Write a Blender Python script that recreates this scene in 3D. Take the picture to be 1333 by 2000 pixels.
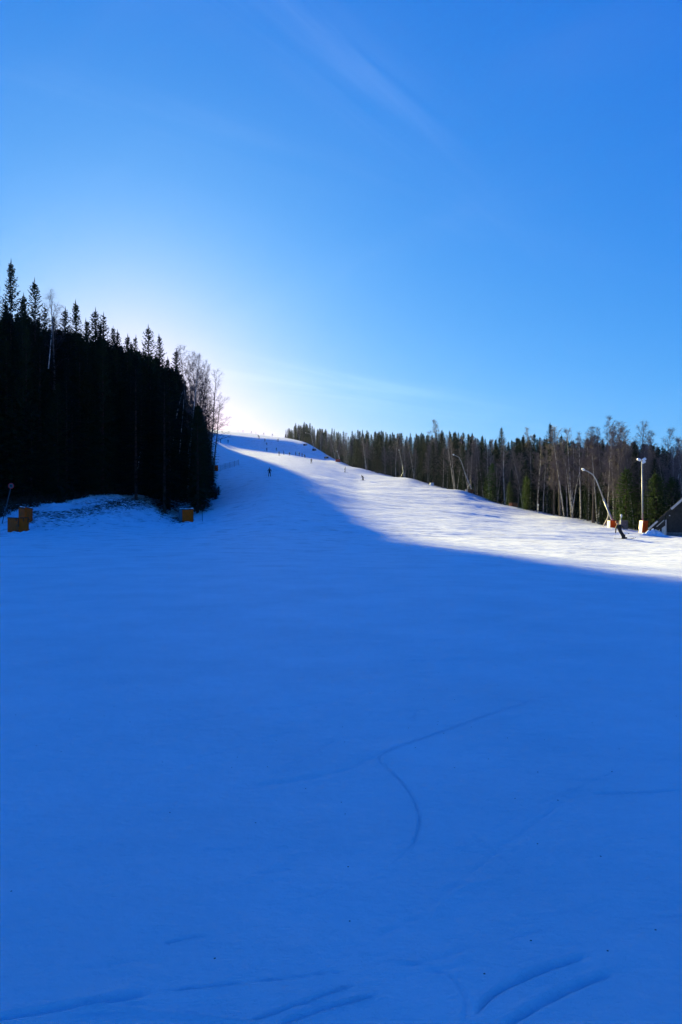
import bpy, bmesh, math, random
import numpy as np
from mathutils import Vector, Matrix, Euler

random.seed(7)
RNG = np.random.RandomState(7)
for o in list(bpy.data.objects):
    bpy.data.objects.remove(o)
S = bpy.context.scene
COL = S.collection
R = math.radians

# ------------------------------------------------------------------ camera
F = 1444.0                 # focal length in photograph pixels
CAMH = 1.7
cam_d = bpy.data.cameras.new('camera')
cam = bpy.data.objects.new('camera', cam_d)
COL.objects.link(cam)
cam.location = (0, 0, CAMH)
cam.rotation_euler = (R(90), 0, 0)
cam_d.sensor_fit = 'VERTICAL'
cam_d.sensor_height = 36.0
cam_d.lens = 36.0 * F / 2000.0
cam_d.clip_start = 0.05
cam_d.clip_end = 6000
S.camera = cam

# ------------------------------------------------------------------ sun and sky
SUN_PX, SUN_ROW = 250.0, 720.0
sx, sz = (SUN_PX - 666.5) / F, (1000 - SUN_ROW) / F
SUNV = Vector((sx, 1.0, sz)).normalized()
SUN_EL = math.asin(SUNV.z)
SUN_AZ = math.atan2(SUNV.x, SUNV.y)

W = bpy.data.worlds.new('World')
S.world = W
W.use_nodes = True
nt = W.node_tree
nt.nodes.clear()
def N(tree, t, **kw):
    n = tree.nodes.new(t)
    for k, v in kw.items():
        setattr(n, k, v)
    return n
sky = N(nt, 'ShaderNodeTexSky', sky_type='NISHITA')
sky.sun_disc = False
sky.sun_elevation = SUN_EL
sky.sun_rotation = SUN_AZ
sky.altitude = 900
sky.air_density = 1.0
sky.dust_density = 0.9
sky.ozone_density = 3.0
tc = N(nt, 'ShaderNodeTexCoord')
# the phone's rendering of this sky: each channel of the physical sky through its own power curve
EXPO = 1.95
SKY_STRENGTH = 0.06
sepc = N(nt, 'ShaderNodeSeparateColor'); comb = N(nt, 'ShaderNodeCombineColor')
nt.links.new(sky.outputs[0], sepc.inputs[0])
for ch, (k_, g_) in enumerate(((0.0145, 1.61), (0.138, 0.73), (0.585, 0.28))):
    pw = N(nt, 'ShaderNodeMath', operation='POWER'); pw.inputs[1].default_value = g_
    ml = N(nt, 'ShaderNodeMath', operation='MULTIPLY'); ml.inputs[1].default_value = k_ / (SKY_STRENGTH * 2 ** EXPO)
    nt.links.new(sepc.outputs[ch], pw.inputs[0]); nt.links.new(pw.outputs[0], ml.inputs[0]); nt.links.new(ml.outputs[0], comb.inputs[ch])
# thin cirrus: a faint broken veil, and two drawn-out wisps that cross the sky on great circles
mp = N(nt, 'ShaderNodeMapping'); mp.vector_type = 'TEXTURE'
mp.inputs['Rotation'].default_value = (R(20), R(-38), R(18))
mp.inputs['Scale'].default_value = (1.5, 1.2, 0.24)
cn = N(nt, 'ShaderNodeTexNoise'); cn.inputs['Scale'].default_value = 2.1
cn.inputs['Detail'].default_value = 9; cn.inputs['Roughness'].default_value = 0.56
cn.inputs['Distortion'].default_value = 0.45
nt.links.new(tc.outputs['Generated'], mp.inputs[0]); nt.links.new(mp.outputs[0], cn.inputs['Vector'])
cr = N(nt, 'ShaderNodeMapRange'); cr.inputs['From Min'].default_value = 0.50
cr.inputs['From Max'].default_value = 0.85; cr.inputs['To Max'].default_value = 0.10
cr.interpolation_type = 'SMOOTHSTEP'
nt.links.new(cn.outputs['Fac'], cr.inputs['Value'])
def skydir(px, row): return Vector(((px - 666.5) / F, 1, (1000 - row) / F)).normalized()
def M2(op, a, b=None, c=None):
    n_ = N(nt, 'ShaderNodeMath', operation=op)
    for i_, q_ in enumerate((a, b, c)):
        if q_ is None: continue
        if isinstance(q_, (int, float)): n_.inputs[i_].default_value = q_
        else: nt.links.new(q_, n_.inputs[i_])
    return n_.outputs[0]
def dotp(v):
    n_ = N(nt, 'ShaderNodeVectorMath', operation='DOT_PRODUCT'); n_.inputs[1].default_value = v
    nt.links.new(tc.outputs['Generated'], n_.inputs[0]); return n_.outputs['Value']
total = cr.outputs[0]
for A_, B_, w_, reach, amt, sc_ in (((400, -60), (760, 230), .050, .40, .13, 6.0), ((500, -60), (800, 240), .016, .30, .10, 9.0),
                                    ((430, 722), (985, 806), .018, .30, .27, 8.0), ((520, 700), (900, 790), .007, .2, .2, 10.0), ((60, 150), (620, 330), .03, .6, .08, 6.0)):
    a_, b_ = skydir(*A_), skydir(*B_); nn_ = a_.cross(b_).normalized(); mid_ = (a_ + b_).normalized(); al_ = (b_ - a_).normalized()
    wob = N(nt, 'ShaderNodeTexNoise'); wob.inputs['Scale'].default_value = 3.0; wob.inputs['Detail'].default_value = 4
    nt.links.new(tc.outputs['Generated'], wob.inputs['Vector'])
    off = M2('MULTIPLY_ADD', wob.outputs['Fac'], w_ * 2.4, -w_ * 1.2)
    d_ = M2('DIVIDE', M2('ADD', dotp(nn_), off), w_)
    g_ = M2('POWER', 2.718, M2('MULTIPLY', M2('MULTIPLY', d_, d_), -1.0))
    l_ = M2('DIVIDE', dotp(al_), reach); l0 = mid_.dot(al_) / reach
    l_ = M2('SUBTRACT', l_, l0)
    g2 = M2('POWER', 2.718, M2('MULTIPLY', M2('MULTIPLY', l_, l_), -2.2))
    fr = M2('MAXIMUM', dotp(mid_), 0.0)
    # fibres along the wisp
    fm = N(nt, 'ShaderNodeCombineXYZ')
    nt.links.new(M2('MULTIPLY', dotp(al_), sc_ * .55), fm.inputs[0]); nt.links.new(M2('MULTIPLY', dotp(nn_), sc_ * 7), fm.inputs[1])
    fn = N(nt, 'ShaderNodeTexNoise'); fn.inputs['Scale'].default_value = 1.0; fn.inputs['Detail'].default_value = 7; fn.inputs['Distortion'].default_value = .6
    nt.links.new(fm.outputs[0], fn.inputs['Vector'])
    f2 = N(nt, 'ShaderNodeMapRange'); f2.inputs[1].default_value = .33; f2.inputs[2].default_value = .72; f2.interpolation_type = 'SMOOTHSTEP'
    nt.links.new(fn.outputs['Fac'], f2.inputs[0])
    v_ = M2('MULTIPLY', M2('MULTIPLY', g_, g2), M2('MULTIPLY', M2('MULTIPLY', fr, f2.outputs[0]), amt))
    total = M2('ADD', total, v_)
mixc = N(nt, 'ShaderNodeMix', data_type='RGBA')
nt.links.new(total, mixc.inputs[0])
nt.links.new(comb.outputs[0], mixc.inputs[6])
# cloud brightness follows the sky behind it
cb = N(nt, 'ShaderNodeVectorMath', operation='MULTIPLY_ADD')
cb.inputs[1].default_value = (1.3, 1.15, 1.0)
cb.inputs[2].default_value = (1.3, 1.2, 0.8)
nt.links.new(comb.outputs[0], cb.inputs[0])
nt.links.new(cb.outputs[0], mixc.inputs[7])
bg = N(nt, 'ShaderNodeBackground'); bg.inputs[1].default_value = SKY_STRENGTH
wo = N(nt, 'ShaderNodeOutputWorld')
nt.links.new(mixc.outputs[2], bg.inputs[0])
nt.links.new(bg.outputs[0], wo.inputs[0])

sd = bpy.data.lights.new('sun', 'SUN')
sd.energy = 5.0
sd.angle = R(0.53)
sd.color = (1.0, 0.87, 0.38)
sun = bpy.data.objects.new('sun', sd)
COL.objects.link(sun)
sun.location = SUNV * 300
sun.rotation_euler = SUNV.to_track_quat('Z', 'Y').to_euler()

S.view_settings.view_transform = 'Standard'
S.view_settings.look = 'None'
S.view_settings.gamma = 1.0
S.view_settings.use_curve_mapping = False
S.view_settings.exposure = EXPO

# ------------------------------------------------------------------ helpers
def tag(o, label=None, cat=None, group=None, kind=None):
    if label: o['label'] = label
    if cat: o['category'] = cat
    if group: o['group'] = group
    if kind: o['kind'] = kind
    return o

def empty(name, loc=(0, 0, 0), rz=0.0):
    o = bpy.data.objects.new(name, None)
    COL.objects.link(o)
    o.location = loc
    o.rotation_euler = (0, 0, rz)
    o.empty_display_size = 0.2
    return o

class MB:
    """collects shapes, links them as one mesh"""
    def __init__(s):
        s.v = []; s.f = []; s.m = []
    def add(s, vs, fs, mi=0):
        b = len(s.v)
        s.v.extend([tuple(map(float, v)) for v in vs])
        s.f.extend([tuple(i + b for i in f) for f in fs])
        s.m.extend([mi] * len(fs))
        return s
    def box(s, c, h, rot=None, mi=0, taper=1.0, bev=0.0):
        c = Vector(c)
        if bev > 0:
            bm = bmesh.new()
            bmesh.ops.create_cube(bm, size=2)
            for v in bm.verts:
                t = taper if v.co.z > 0 else 1
                v.co = Vector((v.co.x * h[0] * t, v.co.y * h[1] * t, v.co.z * h[2]))
            bmesh.ops.bevel(bm, geom=bm.edges[:], offset=bev, segments=2, affect='EDGES')
            if rot is not None:
                bmesh.ops.rotate(bm, verts=bm.verts, matrix=rot, cent=(0, 0, 0))
            bm.verts.index_update()
            s.add([v.co + c for v in bm.verts], [[v.index for v in f.verts] for f in bm.faces], mi)
            bm.free()
            return s
        vs = []
        for z in (-1, 1):
            t = taper if z > 0 else 1
            for x, y in ((-1, -1), (1, -1), (1, 1), (-1, 1)):
                p = Vector((x * h[0] * t, y * h[1] * t, z * h[2]))
                if rot is not None: p = rot @ p
                vs.append(p + c)
        return s.add(vs, [(0, 3, 2, 1), (4, 5, 6, 7), (0, 1, 5, 4), (1, 2, 6, 5), (2, 3, 7, 6), (3, 0, 4, 7)], mi)
    def tube(s, pts, rad, n=8, mi=0, cap=True):
        pts = [Vector(p) for p in pts]
        if not hasattr(rad, '__len__'): rad = [rad] * len(pts)
        vs = []; fs = []
        t0 = (pts[1] - pts[0]).normalized()
        a = t0.orthogonal().normalized()
        for i, p in enumerate(pts):
            t = (pts[min(i + 1, len(pts) - 1)] - pts[max(i - 1, 0)]).normalized()
            a = (a - t * a.dot(t))
            if a.length < 1e-6: a = t.orthogonal()
            a.normalize()
            b = t.cross(a)
            for k in range(n):
                q = 2 * math.pi * k / n
                vs.append(p + (a * math.cos(q) + b * math.sin(q)) * rad[i])
        for i in range(len(pts) - 1):
            for k in range(n):
                k2 = (k + 1) % n
                fs.append((i * n + k, i * n + k2, (i + 1) * n + k2, (i + 1) * n + k))
        if cap:
            fs.append(tuple(range(n - 1, -1, -1)))
            fs.append(tuple((len(pts) - 1) * n + k for k in range(n)))
        return s.add(vs, fs, mi)
    def mesh(s, name, mats, smooth=False):
        me = bpy.data.meshes.new(name)
        me.from_pydata(s.v, [], s.f)
        if not isinstance(mats, (list, tuple)): mats = [mats]
        for m in mats: me.materials.append(m)
        if len(mats) > 1: me.polygons.foreach_set('material_index', s.m)
        if smooth: me.polygons.foreach_set('use_smooth', [True] * len(me.polygons))
        me.update()
        return me
    def build(s, name, mats, parent=None, smooth=False):
        return link(name, s.mesh(name, mats, smooth), parent)

def link(name, me, parent=None, loc=None):
    o = bpy.data.objects.new(name, me)
    COL.objects.link(o)
    if parent is not None: o.parent = parent
    if loc is not None: o.location = loc
    return o

def copy_thing(root, loc, rz, sc, label, group=None):
    r = root.copy(); COL.objects.link(r)
    r.location = loc; r.rotation_euler = (0, 0, rz)
    r.scale = sc if hasattr(sc, '__len__') else (sc, sc, sc)
    r['label'] = label
    if group: r['group'] = group
    for ch in list(root.children):
        c = ch.copy(); COL.objects.link(c); c.parent = r
        for g in list(ch.children):
            d = g.copy(); COL.objects.link(d); d.parent = c
    return r

# ------------------------------------------------------------------ materials
def mat(name, col, rough=0.8, spec=0.3, metal=0.0, var=0.0, vscale=5.0, bump=0.0, bscale=20.0, col2=None, coord='Object'):
    m = bpy.data.materials.new(name)
    m.use_nodes = True
    t = m.node_tree
    p = t.nodes['Principled BSDF']
    p.inputs['Roughness'].default_value = rough
    p.inputs['Specular IOR Level'].default_value = spec
    p.inputs['Metallic'].default_value = metal
    p.inputs['Base Color'].default_value = (*col, 1)
    if var > 0 or col2 is not None:
        tcn = N(t, 'ShaderNodeTexCoord')
        nz = N(t, 'ShaderNodeTexNoise'); nz.inputs['Scale'].default_value = vscale
        nz.inputs['Detail'].default_value = 6; nz.inputs['Roughness'].default_value = 0.65
        t.links.new(tcn.outputs[coord], nz.inputs['Vector'])
        rp = N(t, 'ShaderNodeValToRGB')
        c2 = col2 if col2 is not None else tuple(min(1, c * (1 + var)) for c in col)
        c1 = col if col2 is not None else tuple(c * (1 - var) for c in col)
        rp.color_ramp.elements[0].position = 0.35; rp.color_ramp.elements[0].color = (*c1, 1)
        rp.color_ramp.elements[1].position = 0.65; rp.color_ramp.elements[1].color = (*c2, 1)
        t.links.new(nz.outputs['Fac'], rp.inputs[0])
        t.links.new(rp.outputs[0], p.inputs['Base Color'])
    if bump > 0:
        tcn = N(t, 'ShaderNodeTexCoord')
        nz = N(t, 'ShaderNodeTexNoise'); nz.inputs['Scale'].default_value = bscale
        nz.inputs['Detail'].default_value = 5
        b = N(t, 'ShaderNodeBump'); b.inputs['Strength'].default_value = bump
        b.inputs['Distance'].default_value = 0.02
        t.links.new(tcn.outputs[coord], nz.inputs['Vector'])
        t.links.new(nz.outputs['Fac'], b.inputs['Height'])
        t.links.new(b.outputs[0], p.inputs['Normal'])
    return m

def leafy(name, c1, c2, trans):
    """needles: colour differs from tree to tree and from clump to clump; some light comes through"""
    m = bpy.data.materials.new(name); m.use_nodes = True
    t = m.node_tree; t.nodes.clear()
    oi = N(t, 'ShaderNodeObjectInfo')
    tcn = N(t, 'ShaderNodeTexCoord')
    nz = N(t, 'ShaderNodeTexNoise'); nz.inputs['Scale'].default_value = 0.6; nz.inputs['Detail'].default_value = 4
    t.links.new(tcn.outputs['Object'], nz.inputs['Vector'])
    ad = N(t, 'ShaderNodeMath', operation='ADD')
    t.links.new(oi.outputs['Random'], ad.inputs[0]); t.links.new(nz.outputs['Fac'], ad.inputs[1])
    mr = N(t, 'ShaderNodeMapRange'); mr.inputs[1].default_value = 0.45; mr.inputs[2].default_value = 1.5
    t.links.new(ad.outputs[0], mr.inputs[0])
    mx = N(t, 'ShaderNodeMix', data_type='RGBA')
    mx.inputs[6].default_value = (*c1, 1); mx.inputs[7].default_value = (*c2, 1)
    t.links.new(mr.outputs[0], mx.inputs[0])
    d = N(t, 'ShaderNodeBsdfDiffuse'); tr = N(t, 'ShaderNodeBsdfTranslucent')
    ms = N(t, 'ShaderNodeMixShader'); ms.inputs[0].default_value = trans
    t.links.new(mx.outputs[2], d.inputs[0]); t.links.new(mx.outputs[2], tr.inputs[0])
    t.links.new(d.outputs[0], ms.inputs[1]); t.links.new(tr.outputs[0], ms.inputs[2])
    o = N(t, 'ShaderNodeOutputMaterial'); t.links.new(ms.outputs[0], o.inputs[0])
    return m

def snow_mat():
    m = bpy.data.materials.new('snow'); m.use_nodes = True
    t = m.node_tree; p = t.nodes['Principled BSDF']
    p.inputs['Roughness'].default_value = 0.62
    p.inputs['Specular IOR Level'].default_value = 0.22
    tcn = N(t, 'ShaderNodeTexCoord')
    # packed snow: slightly greyer, dirtier patches among clean ones
    n1 = N(t, 'ShaderNodeTexNoise'); n1.inputs['Scale'].default_value = 0.55; n1.inputs['Detail'].default_value = 10
    n1.inputs['Roughness'].default_value = 0.68
    t.links.new(tcn.outputs['Object'], n1.inputs['Vector'])
    rp = N(t, 'ShaderNodeValToRGB')
    rp.color_ramp.elements[0].position = 0.28; rp.color_ramp.elements[0].color = (0.74, 0.77, 0.79, 1)
    rp.color_ramp.elements[1].position = 0.62; rp.color_ramp.elements[1].color = (0.86, 0.88, 0.90, 1)
    t.links.new(n1.outputs['Fac'], rp.inputs[0])
    # sparse dark specks (needles and grit)
    vo = N(t, 'ShaderNodeTexVoronoi'); vo.voronoi_dimensions = '2D'; vo.inputs['Scale'].default_value = 4.0
    t.links.new(tcn.outputs['Object'], vo.inputs['Vector'])
    lt = N(t, 'ShaderNodeMath', operation='LESS_THAN'); lt.inputs[1].default_value = 0.017
    t.links.new(vo.outputs['Distance'], lt.inputs[0])
    sep = N(t, 'ShaderNodeSeparateColor'); t.links.new(vo.outputs['Color'], sep.inputs[0])
    lt2 = N(t, 'ShaderNodeMath', operation='LESS_THAN'); lt2.inputs[1].default_value = 0.16
    t.links.new(sep.outputs[0], lt2.inputs[0])
    mu = N(t, 'ShaderNodeMath', operation='MULTIPLY')
    t.links.new(lt.outputs[0], mu.inputs[0]); t.links.new(lt2.outputs[0], mu.inputs[1])
    mx = N(t, 'ShaderNodeMix', data_type='RGBA')
    mx.inputs[7].default_value = (0.06, 0.05, 0.045, 1)
    t.links.new(mu.outputs[0], mx.inputs[0]); t.links.new(rp.outputs[0], mx.inputs[6])
    t.links.new(mx.outputs[2], p.inputs['Base Color'])
    # scraped, dirty streaks where many skis have passed (up the run, not on the level run-out)
    dm = N(t, 'ShaderNodeMapping'); dm.inputs['Rotation'].default_value = (0, 0, R(18)); dm.inputs['Scale'].default_value = (.5, .8, 1)
    dn = N(t, 'ShaderNodeTexNoise'); dn.inputs['Scale'].default_value = 1.0; dn.inputs['Detail'].default_value = 10; dn.inputs['Roughness'].default_value = .74
    dr = N(t, 'ShaderNodeMapRange'); dr.inputs[1].default_value = .52; dr.inputs[2].default_value = .66; dr.inputs[4].default_value = .75
    sy = N(t, 'ShaderNodeSeparateXYZ'); my = N(t, 'ShaderNodeMapRange'); my.inputs[1].default_value = 16; my.inputs[2].default_value = 45
    mm = N(t, 'ShaderNodeMath', operation='MULTIPLY'); dx_ = N(t, 'ShaderNodeMix', data_type='RGBA'); dx_.inputs[7].default_value = (.42, .41, .40, 1)
    t.links.new(tcn.outputs['Object'], dm.inputs[0]); t.links.new(dm.outputs[0], dn.inputs['Vector']); t.links.new(dn.outputs['Fac'], dr.inputs[0])
    t.links.new(tcn.outputs['Object'], sy.inputs[0]); t.links.new(sy.outputs[1], my.inputs[0])
    t.links.new(dr.outputs[0], mm.inputs[0]); t.links.new(my.outputs[0], mm.inputs[1]); t.links.new(mm.outputs[0], dx_.inputs[0])
    t.links.new(mx.outputs[2], dx_.inputs[6]); t.links.new(dx_.outputs[2], p.inputs['Base Color'])
    # grain at three sizes
    na = N(t, 'ShaderNodeTexNoise'); na.inputs['Scale'].default_value = 7.0; na.inputs['Detail'].default_value = 9
    na.inputs['Roughness'].default_value = 0.6
    nb = N(t, 'ShaderNodeTexNoise'); nb.inputs['Scale'].default_value = 160.0; nb.inputs['Detail'].default_value = 4
    t.links.new(tcn.outputs['Object'], na.inputs['Vector']); t.links.new(tcn.outputs['Object'], nb.inputs['Vector'])
    b1 = N(t, 'ShaderNodeBump'); b1.inputs['Strength'].default_value = 0.55; b1.inputs['Distance'].default_value = 0.03
    b2 = N(t, 'ShaderNodeBump'); b2.inputs['Strength'].default_value = 0.6; b2.inputs['Distance'].default_value = 0.003
    t.links.new(na.outputs['Fac'], b1.inputs['Height']); t.links.new(nb.outputs['Fac'], b2.inputs['Height'])
    # skied-off lumps and scraped streaks
    ncm = N(t, 'ShaderNodeMapping'); ncm.inputs['Rotation'].default_value = (0, 0, R(24)); ncm.inputs['Scale'].default_value = (1.0, 1.9, 1)
    nc = N(t, 'ShaderNodeTexNoise'); nc.inputs['Scale'].default_value = 1.25; nc.inputs['Detail'].default_value = 9; nc.inputs['Roughness'].default_value = 0.72
    t.links.new(tcn.outputs['Object'], ncm.inputs[0]); t.links.new(ncm.outputs[0], nc.inputs['Vector'])
    b0 = N(t, 'ShaderNodeBump'); b0.inputs['Strength'].default_value = 0.55; b0.inputs['Distance'].default_value = 0.16
    t.links.new(nc.outputs['Fac'], b0.inputs['Height']); t.links.new(b0.outputs[0], b1.inputs['Normal'])
    prev = b1
    for rot_, sc2 in ((R(14), (0.55, 34, 1)), (R(-31), (0.4, 26, 1)), (R(68), (0.5, 30, 1))):
        m1 = N(t, 'ShaderNodeMapping'); m1.inputs['Rotation'].default_value = (0, 0, rot_); m1.inputs['Scale'].default_value = sc2
        n_ = N(t, 'ShaderNodeTexNoise'); n_.inputs['Scale'].default_value = 1.0; n_.inputs['Detail'].default_value = 3; n_.inputs['Distortion'].default_value = .5
        r_ = N(t, 'ShaderNodeMapRange'); r_.inputs[1].default_value = .66; r_.inputs[2].default_value = .74; r_.inputs[3].default_value = 1; r_.inputs[4].default_value = 0
        bb = N(t, 'ShaderNodeBump'); bb.inputs['Strength'].default_value = 0.30; bb.inputs['Distance'].default_value = 0.006
        t.links.new(tcn.outputs['Object'], m1.inputs[0]); t.links.new(m1.outputs[0], n_.inputs['Vector'])
        t.links.new(n_.outputs['Fac'], r_.inputs[0]); t.links.new(r_.outputs[0], bb.inputs['Height']); t.links.new(prev.outputs[0], bb.inputs['Normal'])
        prev = bb
    t.links.new(prev.outputs[0], b2.inputs['Normal']); t.links.new(b2.outputs[0], p.inputs['Normal'])
    return m

def birch_mat():
    m = bpy.data.materials.new('birch_bark'); m.use_nodes = True
    t = m.node_tree; p = t.nodes['Principled BSDF']; p.inputs['Roughness'].default_value = 0.7
    p.inputs['Specular IOR Level'].default_value = 0.2
    tcn = N(t, 'ShaderNodeTexCoord')
    mpn = N(t, 'ShaderNodeMapping'); mpn.inputs['Scale'].default_value = (3, 3, 1.6)
    n = N(t, 'ShaderNodeTexNoise'); n.inputs['Scale'].default_value = 1.0; n.inputs['Detail'].default_value = 5
    n.inputs['Roughness'].default_value = 0.75
    t.links.new(tcn.outputs['Object'], mpn.inputs[0]); t.links.new(mpn.outputs[0], n.inputs['Vector'])
    rp = N(t, 'ShaderNodeValToRGB')
    rp.color_ramp.elements[0].position = 0.42; rp.color_ramp.elements[0].color = (0.05, 0.04, 0.035, 1)
    rp.color_ramp.elements[1].position = 0.52; rp.color_ramp.elements[1].color = (0.48, 0.44, 0.40, 1)
    t.links.new(n.outputs['Fac'], rp.inputs[0]); t.links.new(rp.outputs[0], p.inputs['Base Color'])
    return m

M = dict(
    snow=snow_mat(),
    needles=leafy('spruce_needles', (0.008, 0.017, 0.013), (0.028, 0.044, 0.020), 0.16),
    light_needles=leafy('young_spruce_needles', (0.035, 0.070, 0.020), (0.075, 0.105, 0.030), 0.35),
    bark=mat('spruce_bark', (0.05, 0.035, 0.028), 0.9, 0.1, var=0.4, vscale=3),
    birch=birch_mat(),
    greybark=mat('grey_bark', (0.13, 0.105, 0.09), 0.9, 0.1, var=0.45, vscale=2),
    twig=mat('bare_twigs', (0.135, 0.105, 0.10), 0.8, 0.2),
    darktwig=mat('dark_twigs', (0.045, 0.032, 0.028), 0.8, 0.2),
    orange=mat('orange_vinyl', (0.95, 0.082, 0.003), 0.7, 0.12, var=0.18, vscale=2.5, bump=0.3, bscale=4),
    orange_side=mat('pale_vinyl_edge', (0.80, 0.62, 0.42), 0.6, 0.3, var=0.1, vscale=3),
    print=mat('black_print', (0.015, 0.014, 0.014), 0.6, 0.3),
    metal=mat('galvanised_steel', (0.30, 0.32, 0.34), 0.5, 0.4, 0.4, var=0.12, vscale=4),
    paint=mat('white_paint', (0.75, 0.76, 0.76), 0.4, 0.4, var=0.05, vscale=6),
    red=mat('red_paint', (0.55, 0.03, 0.03), 0.45, 0.4),
    concrete=mat('grey_concrete', (0.10, 0.125, 0.13), 0.9, 0.2, var=0.15, vscale=3),
    wood=mat('dark_stained_wood', (0.028, 0.028, 0.024), 0.75, 0.2, var=0.4, vscale=3),
    roof=mat('dark_roof_sheet', (0.030, 0.032, 0.036), 0.6, 0.3, var=0.25, vscale=2),
    board=mat('pale_barge_board', (0.50, 0.47, 0.42), 0.7, 0.2, var=0.15, vscale=4),
    render=mat('cream_render', (0.66, 0.60, 0.50), 0.9, 0.15, var=0.12, vscale=3),
    stone=mat('grey_stone', (0.14, 0.15, 0.14), 0.9, 0.2, var=0.35, vscale=3),
    black=mat('black_ski_wear', (0.012, 0.012, 0.016), 0.7, 0.25, var=0.3, vscale=8),
    navy=mat('navy_ski_wear', (0.02, 0.03, 0.07), 0.7, 0.25),
    maroon=mat('maroon_ski_wear', (0.14, 0.02, 0.02), 0.7, 0.25),
    greywear=mat('grey_ski_wear', (0.10, 0.10, 0.11), 0.7, 0.25),
    skin=mat('skin', (0.48, 0.28, 0.20), 0.6, 0.3),
    helmet=mat('helmet_shell', (0.05, 0.04, 0.04), 0.3, 0.5),
    glass=mat('dark_visor', (0.02, 0.02, 0.03), 0.1, 0.6),
    lamp=mat('lamp_glass', (0.80, 0.82, 0.84), 0.15, 0.6),
    brush=mat('dead_brush', (0.055, 0.040, 0.026), 0.9, 0.1, var=0.5, vscale=2),
    rust=mat('rusty_brown_mat', (0.28, 0.09, 0.035), 0.8, 0.2, var=0.35, vscale=2),
)

# ------------------------------------------------------------------ numpy noise
PERM = RNG.permutation(512).astype(np.int64)
ANG = RNG.rand(512) * 2 * np.pi
def perlin(x, y, seed=0):
    xi = np.floor(x).astype(np.int64); yi = np.floor(y).astype(np.int64)
    xf = x - xi; yf = y - yi
    u = xf * xf * xf * (xf * (xf * 6 - 15) + 10); v = yf * yf * yf * (yf * (yf * 6 - 15) + 10)
    def g(ix, iy, fx, fy):
        h = PERM[(PERM[(ix + seed * 37) & 511] + iy) & 511]
        a = ANG[h]
        return np.cos(a) * fx + np.sin(a) * fy
    a = g(xi, yi, xf, yf); b = g(xi + 1, yi, xf - 1, yf)
    c = g(xi, yi + 1, xf, yf - 1); d = g(xi + 1, yi + 1, xf - 1, yf - 1)
    return (a + (b - a) * u) + ((c + (d - c) * u) - (a + (b - a) * u)) * v
def fbm(x, y, octv=4, seed=0, gain=0.5):
    s = 0; a = 1.0
    for i in range(octv):
        s = s + a * perlin(x * 2 ** i, y * 2 ** i, seed + i * 3)
        a *= gain
    return s
def sstep(x, a, b):
    t = np.clip((x - a) / (b - a), 0, 1)
    return t * t * (3 - 2 * t)

# ------------------------------------------------------------------ terrain
# the shape of the hill: for bearings (given as u = x/y) the height at distances y
def rr(D, row): return (D, CAMH - (row - 1000) / F * D)
PROF = {
 -400: ([(30, 0), (60, 0), (85, 2), (120, 8), (200, 24), (400, 56), (700, 88)], None),
 0:   ([(30, 0), (60, -.2), rr(74, 1047), rr(80, 1026), rr(90, 992), (110, 5), (150, 12), (200, 22), (300, 40), (500, 70), (700, 90)], None),
 120: ([(30, 0), (55, 0), rr(74, 1030), rr(84, 998), rr(92, 982), (110, 5), (150, 12), (200, 22), (300, 39), (500, 70), (700, 90)], None),
 200: ([(30, 0), (50, 0), rr(75, 1018), rr(90, 985), rr(97, 968), (110, 5.2), (150, 12), (200, 22), (300, 38), (500, 69), (700, 88)], None),
 280: ([(30, 0), (55, 0), rr(85, 1012), rr(97, 985), rr(103, 967), (120, 5.3), (150, 11), (200, 20), (300, 36), (500, 68), (700, 87)], None),
 340: ([(30, 0), (70, 0), rr(95, 1018), rr(104, 1004), rr(112, 978), (125, 5.0), (150, 10), (200, 18), (300, 33), (500, 65), (700, 85)], None),
 385: ([(30, 0), (65, 0), rr(95, 1012), rr(110, 996), rr(120, 975), (150, 8.5), (200, 16), (300, 29), (400, 43), (500, 58), (700, 78)], None),
 700: ([(30, 0), (60, .04), rr(90, 1000), rr(120, 974), rr(150, 958), rr(200, 938), rr(235, 925), rr(260, 914), rr(270, 912)], 270),
 800: ([(30, 0), (60, -.17), rr(90, 1008), rr(120, 984), rr(150, 963), rr(190, 942), rr(212, 934), rr(222, 932.5)], 222),
 900: ([(30, 0), (60, -.3), rr(90, 1015), rr(120, 990), rr(150, 966), rr(162, 958), rr(168, 956)], 168),
 1000: ([(30, -.1), (60, -.46), rr(90, 1026), rr(120, 1003), rr(135, 991.5), rr(142, 989)], 142),
 1100: ([(30, -.2), (60, -.6), rr(90, 1029), rr(112, 1010), rr(118, 1008.5)], 118),
 1200: ([(30, -.3), (50, -.7), rr(74, 1051), rr(90, 1032), rr(97, 1029)], 97),
 1265: ([(30, -.3), (50, -.75), rr(74, 1052), rr(84, 1042), rr(90, 1040)], 90),
 1333: ([(30, -.3), (50, -.75), rr(65, 1056), rr(74, 1051), rr(80, 1049)], 80),
 1700: ([(30, -.3), (50, -.75), rr(65, 1056), rr(74, 1051), rr(80, 1050)], 80),
}
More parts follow.
